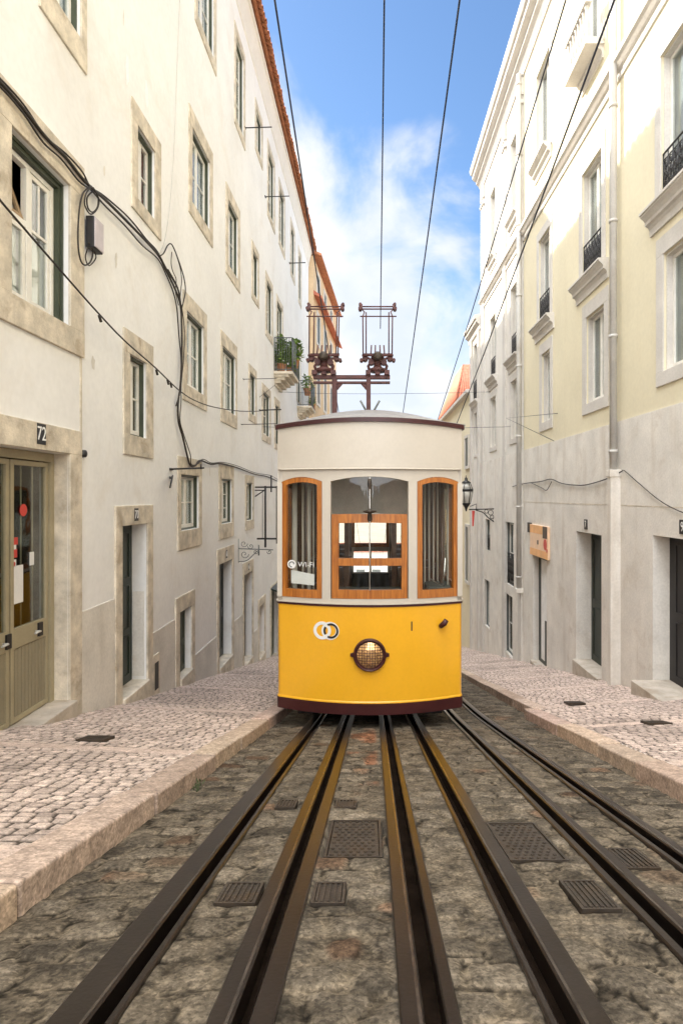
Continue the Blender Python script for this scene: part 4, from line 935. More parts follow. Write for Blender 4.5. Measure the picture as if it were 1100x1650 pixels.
for (ya, zb, h) in ((25.1, 1.3, 1.2), (25.0, -3.6, 2.3), (27.4, 1.3, 1.2), (30, 1.3, 1.2)):
    m1 = MB(); EF.box(m1, ya, ya + .8, zb, zb + h, .002, .03); wn = m1.build('window', 'green_paint', eh); m2 = MB(); [EF.box(m2, *q_, .002, .07) for q_ in ((ya - .1, ya + .9, zb + h, zb + h + .12), (ya - .1, ya + .9, zb - .12, zb), (ya - .1, ya, zb, zb + h), (ya + .8, ya + .9, zb, zb + h))]; m2.build('stone_surround', 'lime_r', wn)
# red tiled roof showing behind
rr = thing('red_roofed_house', 'house with a bright red tiled roof peeping up right of the tram roof', 'house', (9, 46, pz(46)))
mb = MB(); mb.box(6.6, 14, 44, 54, -14, 7.2); mb.build('wall', 'white_wall', rr)
mb = MB()
def rt(a, b, c, d): mb.face([a, b, c, d])
rt((6.2, 43.6, 7.0), (14.4, 43.6, 7.0), (10, 46.5, 10.2), (7.2, 46.5, 10.2)); rt((6.2, 43.6, 7.0), (7.2, 46.5, 10.2), (7.2, 51, 10.2), (6.2, 54.4, 7.0)); rt((14.4, 43.6, 7.0), (10, 46.5, 10.2), (10, 51, 10.2), (14.4, 54.4, 7.0)); rt((7.2, 46.5, 10.2), (10, 46.5, 10.2), (10, 51, 10.2), (7.2, 51, 10.2))
for k in range(40):
    t = k / 39; mb.tube([(6.2 + 8.2 * t, 43.6, 7.05), (7.2 + 2.8 * t, 46.5, 10.25)], .09, 6)
for k in range(40):
    t = k / 39; mb.tube([(6.2, 43.6 + 10.8 * t, 7.05), (7.2, 46.5 + 4.5 * t, 10.25)], .09, 6)
mb.build('roof', 'red_tile', rr)
# houses closing the foot of the street
fh = thing('end_house', 'white house closing the foot of the street, seen through the tram windows', 'house', (0, 80, pz(80)))
mb = MB(); mb.box(-14, 16, 80, 90, -24, -7.4); mb.build('wall', 'white_wall', fh)
mb = MB(); mb.box(-14.4, 16.4, 79.6, 90.4, -7.4, -7.0); mb.build('roof', 'red_tile', fh)
for zz in (-18.5, -15, -11.5):
    for k in range(13):
        m1 = MB(); m1.box(-12.5 + 2.1 * k, -11.4 + 2.1 * k, 79.93, 79.99, zz, zz + 1.7); wn = m1.build('window', 'greyiron', fh)

# ------------------------------------------------------------------ the tram
X0 = -0.018; YF = 6.86; KK = 0.223; HW = 1.098; LEN = 6.6
YB = YF + 2 * KK * HW * HW + LEN          # rear-most point
tr = thing('funicular_tram', 'yellow and cream funicular tram with wooden windows standing on the rails', 'tram', (X0, YF + 3.3, pz(YF + 3.3)))
def yf(x): return YF + KK * x * x
def yr(x): return YB - KK * x * x
def outline(off=0.0, n=24, r=.07):
    """plan of the body, offset outwards"""
    hw = HW + off; pts = []
    xs = [-hw + r + (2 * hw - 2 * r) * i / n for i in range(n + 1)]
    front = [(x, yf(x) - off) for x in xs]
    cL = [(-hw + r * (1 - math.sin(a)), yf(hw - r) - off + r * (1 - math.cos(a)) + .0) for a in (0.35, .7, 1.05, 1.4, 1.57)]
    cR = [(-x, y) for x, y in cL]
    rear = [(x, yr(x) + off) for x in xs]
    bL = [(x, YB - (y - YF)) for x, y in cL]; bR = [(-x, y) for x, y in bL]
    pts = front + cR + bR[::-1] + rear[::-1] + bL + cL[::-1]
    return [(x + X0, y) for x, y in pts]
def band(mb, off, z0, z1, cap=True, off2=None, skip=None, ring=False):
    a = outline(off); b = outline(off if off2 is None else off2); n = len(a); s = len(mb.v)
    mb.v += [(x, y, z0) for x, y in a] + [(x, y, z1) for x, y in b]
    for i in range(n):
        j = (i + 1) % n
        if skip and skip((a[i][0] + a[j][0]) / 2, (a[i][1] + a[j][1]) / 2): continue
        mb.f.append([s + i, s + j, s + n + j, s + n + i]); mb.s.append(True)
    if ring:
        c = outline(-.05)
        for zz, e_ in ((z0, a), (z1, b)):
            t = len(mb.v) + n; u = len(mb.v); mb.v += [(x, y, zz) for x, y in e_] + [(x, y, zz) for x, y in c]
            for i in range(n):
                j = (i + 1) % n
                if skip and skip((a[i][0] + a[j][0]) / 2, (a[i][1] + a[j][1]) / 2): continue
                mb.f.append([u + i, u + j, t + j, t + i]); mb.s.append(False)
    elif cap: mb.face([(x, y, z0) for x, y in a][::-1]); mb.face([(x, y, z1) for x, y in b])
    return mb
ZS0, ZS1, ZBELT, ZSILL = -2.515, -2.385, -1.262, -1.19
ZH, ZTOP = .32, .80
gap_ = lambda x, y: y > YF + 3 and abs(x - X0) < .5
ZDR = -1.80
bmb = band(MB(), 0, ZDR, ZBELT - .012, skip=gap_, ring=True); band(bmb, 0, ZS1, ZDR, False)
body = bmb.build('body_panel', 'yellow', tr)
band(MB(), .012, ZS0, ZS1).build('skirt', 'maroon', tr)
band(band(MB(), .008, ZS1 - .002, ZS1 + .012, False), .008, ZS1 + .012, ZS1 + .024, False, 0.0).build('yellow_bead', 'yellow', body)
band(MB(), .012, ZBELT - .012, ZBELT + .016, skip=gap_, ring=True).build('belt_line', 'maroon', tr)
band(MB(), .022, ZBELT + .016, ZBELT + .03, skip=gap_, ring=True).build('sill_moulding', 'cream', tr)
band(MB(), -.052, -2.26, ZDR, False).build('inner_lining', 'grey_in', tr); band(MB(), -.053, ZDR, ZBELT + .03, False, skip=gap_).build('inner_lining', 'grey_in', tr)
# underframe: wedge that follows the slope
mb = MB(); a, b = YF + .6, YB - .35
mb.hexa([(X0 - .9, a, pz(a) + .10), (X0 + .9, a, pz(a) + .10), (X0 + .9, b, pz(b) + .3), (X0 - .9, b, pz(b) + .3), (X0 - .9, a, ZS0 + .01), (X0 + .9, a, ZS0 + .01), (X0 + .9, b, ZS0 + .01), (X0 - .9, b, ZS0 + .01)]); mb.build('underframe', 'black', tr)
for yy in (YF + 1.3, YB - 1.4):
    for xx in (-.735, .515):
        mb = MB(); mb.lathe((xx, yy, pz(yy) + .30), (1, 0, 0), [(-.05, .25), (-.05, .29), (.05, .27), (.05, .05)], 20); mb.build('wheel', 'castiron', tr)
# --- window openings of the end walls, in body x
def PX(px): 
    x = (px - CX) / F * YF
    for _ in range(6): x = (px - CX) / F * yf(x - X0)
    return x - X0
def PZc(py): return (CY - py) / F * YF
WINS = [(PX(455), PX(519.5)), (PX(533), PX(657)), (PX(671), PX(736.5))]
WB, WT, ARCH = ZSILL + .005, .175, .055
def top(x, w_): 
    a, b = w_; t = (x - (a + b) / 2) / ((b - a) / 2); return WT + ARCH * (1 - t * t)
def endwall(mb, yfun, sgn, x0, x1, z0, z1, off, holes):
    """a sheet that follows the end curve, with holes (x range, bottom, top function)"""
    xs = sorted({x0, x1, *[h[0] for h in holes], *[h[1] for h in holes], *[x0 + (x1 - x0) * i / 56 for i in range(57)]})
    P = lambda x, z: (x + X0, yfun(x) - sgn * off, z)
    for a, b in zip(xs[:-1], xs[1:]):
        if b - a < 1e-6: continue
        m = (a + b) / 2; h = [q for q in holes if q[0] < m < q[1]]
        zt = z1 if callable(z1) else (lambda x: z1)
        zb_ = z0 if callable(z0) else (lambda x: z0)
        if not h: mb.face([P(a, zb_(a)), P(b, zb_(b)), P(b, zt(b)), P(a, zt(a))])
        else:
            _, _, hb, ht = h[0]; hb_ = hb if callable(hb) else (lambda x: hb)
            if hb_(m) - zb_(m) > 1e-5: mb.face([P(a, zb_(a)), P(b, zb_(b)), P(b, hb_(b)), P(a, hb_(a))])
            if zt(m) - ht(m) > 1e-5: mb.face([P(a, ht(a)), P(b, ht(b)), P(b, zt(b)), P(a, zt(a))])
for yfun, sgn, nm in ((yf, 1, 'front_wall'), (yr, -1, 'rear_wall')):
    mb = MB(); e = HW - .03
    if sgn < 0:
        endwall(mb, yfun, sgn, -.5, .5, ZDR, ZBELT + .03, -.02, [(-.40, -.02, ZDR + .03, lambda x: ZBELT - .02), (.02, .40, ZDR + .03, lambda x: ZBELT - .02)])
    endwall(mb, yfun, sgn, -e, e, ZBELT + .03, ZH, -.02, [(w_[0], w_[1], WB, (lambda w_: lambda x: top(x, w_))(w_)) for w_ in WINS])
    mb.build(nm, 'cream', tr, solid=.05)
    # wooden sashes
    for i, w_ in enumerate(WINS):
        a, b = w_; t = .058 if i != 1 else .075
        mb = MB()
        if i == 1 and sgn > 0:        # the middle sash is let down: wood only in the lower half
            zt_, zm0, zm1, zb_ = PZc(829), PZc(912), PZc(900), WB + .004; a2, b2 = PX(545.5), PX(646.5); zi = PZc(844)
            endwall(mb, yfun, sgn, a + .012, b - .012, zb_, lambda x: zt_ + .006 * math.cos(x * 3), -.03, [(a2, b2, PZc(951), lambda x: zi + .012 * math.cos(x * 3.2) - .0)])
            wn = mb.build('window', 'wood', tr, solid=.045)
            mb = MB(); endwall(mb, yfun, sgn, a2 - .005, b2 + .005, zm0, zm1, -.03, []); mb.build('middle_rail', 'wood', wn, solid=.05)
            mb = MB(); endwall(mb, yfun, sgn, a2, b2, WB + .04, zt_ - .02, -.035, []); mb.build('pane', 'tram_glass', wn)
            mb = MB(); endwall(mb, yfun, sgn, a - .01, b + .01, zt_ - .03, lambda x: top(x, w_) + .01, -.055, []); mb.build('upper_pane', 'tram_glass', wn)
        else:
            endwall(mb, yfun, sgn, a + .004, b - .004, WB, lambda x: top(x, w_) - .004, -.012, [(a + t, b - t, WB + .095, (lambda w_: lambda x: top(x, w_) - .062)(w_))])
            wn = mb.build('window', 'wood', tr, solid=.05)
            mb = MB(); endwall(mb, yfun, sgn, a + t - .01, b - t + .01, WB + .08, (lambda w_: lambda x: top(x, w_) - .05)(w_), -.02, []); mb.build('pane', 'tram_glass', wn)
            if i == 0 and sgn > 0: wifi_win = wn
    # upper letter board and its bead
    zr_ = lambda x: ZTOP + .058 * (1 - (x / HW) ** 2)
    mb = MB(); endwall(mb, yfun, sgn, -HW + .012, HW - .012, ZH + .006, zr_, .012, []); mb.build('letterboard', 'cream', tr, solid=.04)
    mb = MB(); mb.tube([(X0 - HW + .02 + (2 * HW - .04) * i / 30, yfun(-HW + .02 + (2 * HW - .04) * i / 30) - sgn * .034, ZH) for i in range(31)], .009, 6); mb.build('bead', 'cream', tr)
    mb = MB(); endwall(mb, yfun, sgn, -HW - .005, HW + .005, zr_, lambda x: zr_(x) + .05, .035, []); mb.build('roof_edge', 'maroon', tr, solid=.05)
# sides: sill, posts, header
for s in (-1, 1):
    xs = X0 + s * (HW - .03); y0_, y1_ = yf(HW) - .01, yr(HW) + .01
    mb = MB(); mb.box(xs - .03, xs + .03, y0_, y1_, ZBELT + .03, WB); mb.box(xs - .03, xs + .03, y0_, y1_, WT - .02, ZTOP + .0)
    n = 7
    for k in range(n + 1): yy = y0_ + (y1_ - y0_) * k / n; mb.box(xs - .029, xs + .029, yy - .05, yy + .05, WB, WT - .02)
    sw = mb.build('side_wall', 'cream', tr)
    for k in range(n):
        yy0 = y0_ + (y1_ - y0_) * k / n + .05; yy1 = y0_ + (y1_ - y0_) * (k + 1) / n - .05
        mb = MB(); t = .05
        for r_ in ((yy0, yy0 + t, WB, WT - .02), (yy1 - t, yy1, WB, WT - .02), (yy0 + t, yy1 - t, WB, WB + .09), (yy0 + t, yy1 - t, WT - .07, WT - .02)): mb.box(xs - .02, xs + .02, *r_[:2], *r_[2:])
        wn = mb.build('window', 'wood', tr); g = MB(); g.box(xs - .004, xs + .004, yy0 + t, yy1 - t, WB + .09, WT - .07); g.build('pane', 'tram_glass', wn)
    mb = MB(); mb.box(X0 + s * (HW - .03), X0 + s * (HW + .03), y0_, y1_, ZTOP, ZTOP + .05); mb.build('roof_edge', 'maroon', tr)
# roof
mb = MB(); nx, ny = 24, 40
def roofz(x, t, L_): 
    c = 1 - (x / (HW + .04)) ** 2
    e = min(1, t / 1.1, (L_ - t) / 1.1); e = max(0, e); e = e * (2 - e)
    return ZTOP + .045 + .055 * c + .21 * max(c, 0) ** .9 * e
P = []
for i in range(nx + 1):
    x = -(HW + .035) + 2 * (HW + .035) * i / nx; a, b = yf(x) - .055, yr(x) + .055
    for j in range(ny + 1):
        t = (b - a) * j / ny; P.append((x + X0, a + t, roofz(x, t, b - a)))
bI = len(mb.v); mb.v += P
for i in range(nx):
    for j in range(ny): q = i * (ny + 1) + j; mb.f.append([q, q + 1, q + ny + 2, q + ny + 1]); mb.s.append(True)
roof = mb.build('roof', 'roofgrey', tr, solid=.02)
# interior
mb = MB(); P = []
for i in range(17):
    x = -1.03 + 2.06 * i / 16
    for y in (YF + .3, YB - .3): P.append((x + X0, y, .30 + .30 * (1 - (x / 1.05) ** 2)))
mb.v = P
for i in range(16): mb.f.append([2 * i, 2 * i + 1, 2 * i + 3, 2 * i + 2]); mb.s.append(True)
cl = mb.build('ceiling', 'ceiling', tr)
mb = MB()
for k in range(7):
    yy = YF + .8 + k * .95; mb.tube([(X0 - 1.03 + 2.06 * i / 16, yy, .29 + .30 * (1 - ((-1.03 + 2.06 * i / 16) / 1.05) ** 2)) for i in range(17)], .022, 4)
for xx in (-.5, .5): mb.box(X0 + xx - .03, X0 + xx + .03, YF + .5, YB - .5, .48, .52)
mb.build('ceiling_rib', 'darkwood', cl)
mb = MB(); mb.box(X0 - 1.04, X0 + 1.04, YF + .3, YB - .3, -2.3, -2.26); mb.build('floor', 'grey_in', tr)
def bulkhead(y, posts):
    mb = MB(); t = .035
    for (a, b) in posts: mb.box(X0 + a, X0 + b, y - t, y + t, -2.26, .42)
    mb.box(X0 - 1.03, X0 - .5, y - t - .002, y + t + .002, -2.26, -1.22); mb.box(X0 + .5, X0 + 1.03, y - t - .002, y + t + .002, -2.26, -1.22)
    b = mb.build('bulkhead', 'darkwood', tr)
    mb = MB(); n = 20
    for k in range(n):
        xa, xb = -.58 + 1.16 * k / n, -.58 + 1.16 * (k + 1) / n; za, zb = (-.30 + .06 * math.cos(x * 2.4) for x in (xa, xb)); q = y - t - .01; q2 = y + t + .01
        mb.hexa([(X0 + xa, q, za), (X0 + xb, q, zb), (X0 + xb, q2, zb), (X0 + xa, q2, za), (X0 + xa, q, .56), (X0 + xb, q, .56), (X0 + xb, q2, .56), (X0 + xa, q2, .56)])
    mb.build('header_board', 'ceiling', b)
    return b
bulkhead(YF + 1.55, ((-1.03, -.9), (-.66, -.58), (-.36, -.29), (.30, .37), (.58, .64), (.70, .75), (.82, .88), (.92, 1.03)))
bulkhead(YF + 3.7, ((-1.03, -.9), (-.44, -.38), (.38, .44), (.9, 1.03)))
bulkhead(YB - 1.4, ((-1.03, -.9), (-.46, -.40), (.40, .46), (.9, 1.03)))
IP = lambda px, y: (px - CX) / F * y - X0
for (xx, yy, m, rr_) in ((IP(475, 7.5), 7.5, 'cream', .032), (IP(488, 7.7), 7.7, 'ceiling', .014), (IP(498, 7.6), 7.6, 'cream', .024), (IP(505, 7.8), 7.8, 'ceiling', .012), (IP(684, 7.7), 7.7, 'ceiling', .010), (IP(691, 7.8), 7.8, 'ceiling', .010), (IP(698, 7.7), 7.7, 'ceiling', .010), (IP(704.5, 7.8), 7.8, 'ceiling', .010), (IP(712, 7.6), 7.6, 'darkwood', .03), (IP(721, 7.45), 7.45, 'cream', .012)):
    mb = MB(); mb.tube([(X0 + xx, yy, -2.26), (X0 + xx, yy, .36)], rr_, 10); mb.build('grab_pole', m, tr)
mb = MB()
for k in range(5):
    yy = YF + 2.2 + k * 1.05; mb.box(X0 - 1.0, X0 - .42, yy, yy + .06, -1.85, -1.08); mb.box(X0 - 1.0, X0 - .42, yy, yy + .42, -1.85, -1.78); mb.box(X0 + .42, X0 + 1.0, yy, yy + .06, -1.85, -1.08); mb.box(X0 + .42, X0 + 1.0, yy, yy + .42, -1.85, -1.78)
mb.build('seats', 'darkwood', tr)
mb = MB(); mb.box(X0 - .62, X0 + .62, YF + .36, YF + .62, -1.95, -1.13); mb.box(X0 + .7, X0 + 1.0, YF + .4, YF + .9, -1.95, -1.10); mb.build('control_desk', 'grey_in', tr, bevel=.02)
mb = MB(); x_ = X0 + .87; mb.tube([(x_ - .12, YF + .5, -1.02), (x_ + .03, YF + .45, -1.11), (x_ + .05, YF + .42, -.75)], .012, 6); mb.build('brake_lever', 'chrome', tr)
# wiper and lamp in the middle of the windscreen
mb = MB(); mb.tube([(X0 + .0, YF - .012, WT + .05), (X0, YF - .012, -1.08)], .0065, 8)
wip = mb.build('wiper', 'zinc', tr)
mb = MB()
mb.lathe((X0, YF - .0, WT + .03), (0, 0, -1), [(0, .018), (.06, .026), (.12, .018), (.3, .012), (.36, .02), (.37, .085), (.385, .07), (.40, .022), (.47, .03), (.5, .012)], 16); mb.build('wiper_motor', 'castiron', wip)
# headlamp
hz = PZc(1055); hx = X0 + .0
mb = MB(); mb.lathe((hx, YF + .01, hz), (0, -1, 0), [(-.02, .19), (.035, .19), (.055, .184), (.06, .174), (.05, .166), (.03, .163)], 40)
for s in (-1, 1): mb.hexa([(hx + s * .18, YF + .03, hz - .03), (hx + s * .225, YF + .03, hz - .014), (hx + s * .225, YF - .02, hz - .014), (hx + s * .18, YF - .02, hz - .03), (hx + s * .18, YF + .03, hz + .03), (hx + s * .225, YF + .03, hz + .014), (hx + s * .225, YF - .02, hz + .014), (hx + s * .18, YF - .02, hz + .03)])
hl = mb.build('headlamp', 'maroon', tr)
mb = MB(); mb.lathe((hx, YF - .012, hz), (0, -1, 0), [(.046 * (1 - (q_ / .164) ** 2), q_) for q_ in (.164, .145, .12, .1, .08, .055, .03, 0.0)], 40); mb.build('lens', 'lens', hl)
mb = MB(); g = .03
for k in range(-5, 6):
    c = k * g; hgt = math.sqrt(max(0, .158 ** 2 - c * c))
    dome = lambda a, b: YF - .012 - .046 * (1 - (a * a + b * b) / .164 ** 2)
    mb.tube([(hx + c, dome(c, -hgt + 2 * hgt * i / 8), hz - hgt + 2 * hgt * i / 8) for i in range(9)], .0035, 5); mb.tube([(hx - hgt + 2 * hgt * i / 8, dome(c, -hgt + 2 * hgt * i / 8), hz + c) for i in range(9)], .0035, 5)
mb.build('lens_ribs', 'maroon', hl)
# emblem: two linked rings, and the small marks on the dash
def ringm(cx, cz, r, w_, m, lift, a0=0, a1=6.2832):
    mb = MB(); n = 48
    def p(rad, a, l): 
        x = cx + rad * math.cos(a); return (x + X0, yf(x) - l, cz + rad * math.sin(a))
    for i in range(n):
        a, b = a0 + (a1 - a0) * i / n, a0 + (a1 - a0) * (i + 1) / n
        mb.face([p(r - w_, a, lift), p(r, a, lift), p(r, b, lift), p(r - w_, b, lift)]); mb.face([p(r, a, 0), p(r, b, 0), p(r, b, lift), p(r, a, lift)])
        mb.face([p(r - w_, a, 0), p(r - w_, b, 0), p(r - w_, b, lift), p(r - w_, a, lift)])
    return mb.build('emblem_ring', m, body)
ez = PZc(1018)
ringm(PX(532), ez, .104, .040, 'paper', .002); ringm(PX(519), ez, .104, .036, 'paper', .004); ringm(PX(533), ez, .088, .024, 'black', .006, -2.1, 2.1); ringm(PX(533), ez, .088, .024, 'black', .006, 2.55, 3.73)
x_ = PX(663); mb = MB(); mb.box(x_ + X0 - .008, x_ + X0 + .008, yf(x_) - .004, yf(x_) + .02, PZc(1018), PZc(1003)); mb.build('dash_mark', 'brown_paint', body)
x_ = PX(713); yy = yf(x_); mb = MB(); mb.tube([(x_ + X0 - .03, yy + .02, PZc(1013)), (x_ + X0 - .025, yy - .05, PZc(1012)), (x_ + X0 + .01, yy - .07, PZc(1007)), (x_ + X0 + .035, yy - .06, PZc(1002))], [.022, .03, .034, .03], 10); mb.build('coupling_hook', 'maroon', tr)
# lettering and notice behind the left window glass
wz = PZc(912); xw0 = PX(497)
text_mb('WI-FI', .086, lambda a, b, c: (xw0 - .028 + a * 1.0 + X0, yf(xw0 + a) - .004 + c, wz + b), .003).build('lettering', 'whitemark', wifi_win)
c_ = PX(470)
mb = MB(); mb.lathe((c_ + X0, yf(c_) - .004, wz), (0, -1, 0), [(0, .05), (.003, .05)], 24); mb.build('round_emblem', 'whitemark', wifi_win)
mb = MB(); mb.tube([(c_ + X0 + .03 * math.cos(a * .6) , yf(c_) - .009, wz + .03 * math.sin(a * .6)) for a in range(9)], .006, 5); mb.build('emblem_swirl', 'greyiron', wifi_win)
a, b = PX(468.5), PX(506); mb = MB(); mb.hexa([(a + X0, yf(a) + .03, PZc(944)), (b + X0, yf(b) + .03, PZc(946)), (b + X0, yf(b) + .034, PZc(946)), (a + X0, yf(a) + .034, PZc(944)), (a + X0, yf(a) + .03, PZc(922)), (b + X0, yf(b) + .03, PZc(928)), (b + X0, yf(b) + .034, PZc(928)), (a + X0, yf(a) + .034, PZc(922))]); nt_ = mb.build('notice', 'paper', wifi_win)
# antenna fork on the roof
mb = MB(); yy = YF + 1.25; zt_ = 1.105
mb.box(X0 - .11, X0 + .11, yy - .07, yy + .07, zt_ - .05, zt_ + .03); mb.tube([(X0 - .03, yy, zt_ + .02), (X0 - .13, yy, zt_ + .2)], .014, 6); mb.tube([(X0 + .03, yy, zt_ + .02), (X0 + .13, yy, zt_ + .2)], .014, 6); mb.build('roof_fork', 'greyiron', tr)
# current collectors
YT = 9.6; S = YT / F
tx = lambda px: (px - CX) * S
tz = lambda py: (CY - py) * S
mb = MB()
mb.box(tx(535), tx(543), YT - .05, YT + .05, tz(690), tz(607)); mb.box(tx(590), tx(597), YT - .05, YT + .05, tz(690), tz(607))
mb.box(tx(505), tx(628), YT - .045, YT + .045, tz(611), tz(605)); mb.box(tx(505), tx(628), YT - .04, YT + .04, tz(618.5), tz(615))
for px in (543, 590):
    s = 1 if px == 543 else -1; mb.hexa([(tx(px), YT - .03, tz(628)), (tx(px + s * 1), YT - .03, tz(628)), (tx(px + s * 1), YT + .03, tz(628)), (tx(px), YT + .03, tz(628)), (tx(px), YT - .03, tz(618.6)), (tx(px + s * 9), YT - .03, tz(618.6)), (tx(px + s * 9), YT + .03, tz(618.6)), (tx(px), YT + .03, tz(618.6))])
mast = mb.build('collector_mast', 'redoxide', tr, bevel=.006)
def collector(px, lean):
    c = tx(px); Z = tz
    q = MB()          # spring base
    for dx in (-15, 0, 15): q.box(c + (dx - 4) * S, c + (dx + 4) * S, YT - .1, YT + .1, Z(605), Z(598))
    q.lathe((c, YT, Z(600)), (0, 0, 1), [(0, .12), (.05, .14), (.08, .07), (.16, .05), (.2, .09), (.24, .11), (.27, .09)], 12)
    for s in (-1, 1):
        q.tube([(c + s * 12 * S, YT, Z(600)), (c + s * 15 * S, YT, Z(590)), (c + s * 9 * S, YT, Z(580)), (c + s * 22 * S, YT, Z(574))], .024, 6)
        q.lathe((c + s * 20 * S, YT - .08, Z(578)), (0, 1, 0), [(0, .045), (.16, .045)], 10); q.lathe((c + s * 26 * S, YT - .06, Z(581)), (0, 1, 0), [(0, .028), (.12, .028)], 8)
        q.lathe((c + s * 10 * S, YT - .05, Z(584)), (0, 1, 0), [(0, .05), (.1, .05)], 10)
    q.build('spring_base', 'redoxide', mast)
    q = MB(); q.lathe((c, YT - .12, Z(583)), (0, 0, 1), [(0, .05), (.03, .07), (.1, .07), (.13, .04)], 10); q.build('insulator', 'castiron', mast)
    f = MB(); r = .0105
    L0 = lambda x, y, t: (c + (x + lean * t) * S, YT + y, 0)
    def pt(x, y, py): t = (575 - py) / 90; return (c + (x + lean * t) * S, YT + y, Z(py))
    def bar(x0, x1, y, py, rr=r): f.tube([pt(x0, y, py), pt(x1, y, py)], rr, 6)
    bar(-25, 25, -.1, 575, .017); bar(-24, 24, .14, 567); bar(-29, 29, .0, 498, .012); bar(-28, 28, .22, 487, .012); bar(-28, 30, -.14, 514)
    for s in (-1, 1):
        f.tube([pt(s * 23, -.1, 575), pt(s * 23.5, -.14, 514), pt(s * 21, -.05, 504), pt(s * 26, 0, 498)], r, 6); f.tube([pt(s * 18.5, .14, 567), pt(s * 18.5, .1, 500)], r, 6)
        f.tube([pt(s * 26, 0, 498), pt(s * 26, .12, 487)], .02, 6); f.lathe(pt(s * 28, -.06, 498), (0, 1, 0), [(0, .03), (.12, .03)], 8); f.lathe(pt(s * 28, .08, 487), (0, 1, 0), [(0, .025), (.12, .025)], 8)
        for k in (4, 11): f.tube([pt(s * k, -.1, 575), pt(s * k * .9, -.02, 557)], .012, 5)
    f.build('collector_bow', 'redoxide', mast)
collector(522, 2); collector(608, 0)

# ------------------------------------------------------------------ wires and street fittings
def wire(name, pts, r, label, cat, m='wire', group=None, n=6):
    mb = MB(); mb.tube(pts, r, n); return tag(mb.build(name, m), label, cat, group)
def along(x, h, y0_, y1_, dx=0.0):
    ys = [y0_ + (y1_ - y0_) * i / 24 for i in range(25)]; return [(x + dx * y, y, pz(y) + h) for y in ys]
GW = 'overhead wires along the street'
wire('overhead_wire', along(-.70, 5.55, -4, 60, .003), .008, 'overhead wire on the left, running down past the tiled eaves', 'wire', group=GW)
wire('overhead_wire', along(.06, 6.05, -4, 9.7, .009), .008, 'overhead wire straight above the tram, ending at its right collector', 'wire', group=GW)
wire('overhead_wire', along(.62, 5.55, -4, 60, .002), .008, 'overhead wire crossing the blue sky to the right of the tram collectors', 'wire', group=GW)
wire('overhead_wire', along(1.36, 5.5, -4, 60, .002), .0065, 'upper of the two thin wires crossing in front of the yellow house', 'wire', group=GW)
wire('overhead_wire', along(1.66, 5.5, -4, 60, .012), .0085, 'lower of the two wires crossing in front of the yellow house', 'wire', group=GW)
for k, (z, y, lb) in enumerate(((3.6, 20.5, 'thin span wire strung across the street from wall to wall, the upper one'), (2.05, 17.5, 'thin span wire strung across the street just above the tram roof, the lower one'))):
    wire('span_wire', [(XL, y, z), (-1.5, y, z - .06), (0, y, z - .07), (2, y, z - .05), (XR, y, z)], .006, lb, 'wire', group='span wires across the street')
wire('span_wire', [(XR, YR(898), (CY - 666) / 300 * XR), (3.3, 14.6, 1.92), (XR, YR(893), (CY - 711) / 295 * XR)], .007, 'forked anchor wire fixed to the yellow house above its stone base', 'wire')
def onL(px, py, d=.04): 
    Xp = XL + d; y = -Xp * F / (CX - px); return (Xp, y, (CY - py) / F * y)
def smooth(pts, k=5):
    P = [Vector(p) for p in pts]; out_ = []
    for i in range(len(P) - 1):
        p0, p1, p2, p3 = P[max(i - 1, 0)], P[i], P[i + 1], P[min(i + 2, len(P) - 1)]
        for j in range(k):
            t = j / k; out_.append(0.5 * ((2 * p1) + (p2 - p0) * t + (2 * p0 - 5 * p1 + 4 * p2 - p3) * t * t + (3 * p1 - p0 - 3 * p2 + p3) * t ** 3))
    out_.append(P[-1]); return out_
bundle = [(-60, 75), (0, 132), (40, 178), (75, 222), (105, 252), (130, 284), (148, 303), (170, 322), (205, 357), (235, 388), (256, 412), (268, 436), (282, 465), (291, 492), (293, 530), (293, 575), (291, 620), (287, 650), (288, 680), (295, 705), (302, 735), (307, 750), (315, 750), (323, 742), (340, 748), (355, 747), (380, 753), (410, 764), (430, 768), (446, 775)]
cb = thing('cable_bundle', 'thick black cable bundle running along and down the cream house front', 'cable', onL(256, 412, 0))
mb = MB(); mb.tube(smooth([onL(x, y, .05) for x, y in bundle]), .017, 8); mb.build('main_cable', 'cable', cb)
mb = MB(); mb.tube(smooth([onL(x + 3 * math.sin(i * 1.7), y - 5 + 3 * math.sin(i * 2.3), .03) for i, (x, y) in enumerate(bundle[:14])]), .011, 6); mb.tube(smooth([onL(x - 3 + 3 * math.sin(i * 1.3), y + 6 + 2 * math.sin(i * 2.9), .06) for i, (x, y) in enumerate(bundle[:18])]), .010, 6)
mb.tube(smooth([onL(x + 3 + 2 * math.sin(i * 2.3), y - 2, .07) for i, (x, y) in enumerate(bundle[11:])]), .008, 6); mb.build('thin_cable', 'cable', cb)
mb = MB()
mb.tube(smooth([onL(*p, .06) for p in ((257, 413), (264, 408), (270, 396), (276, 393), (282, 404), (288, 420), (293, 435), (297, 450), (299, 468), (296, 485), (292, 500))]), .010, 6)
mb.tube(smooth([onL(*p, .05) for p in ((277, 406), (276, 425), (279, 438), (284, 450), (283, 470), (288, 492))]), .007, 6); mb.tube(smooth([onL(*p, .08) for p in ((282, 404), (290, 430), (293, 452), (291, 470), (290, 492))]), .007, 6); mb.build('slack_loop', 'cable', cb)
bx = thing('junction_box', 'black cable junction box with a pale front on the cream wall beside the big window', 'box', (XL, 6.75, 2.76))
mb = MB(); mb.box(XL + .025, XL + .115, 6.63, 6.86, 2.78, 3.13); mb.build('case', 'black', bx, bevel=.008); mb = MB(); mb.box(XL + .115, XL + .13, 6.64, 6.85, 2.79, 3.12); mb.build('lid', 'lilac', bx, bevel=.006)
mb = MB()
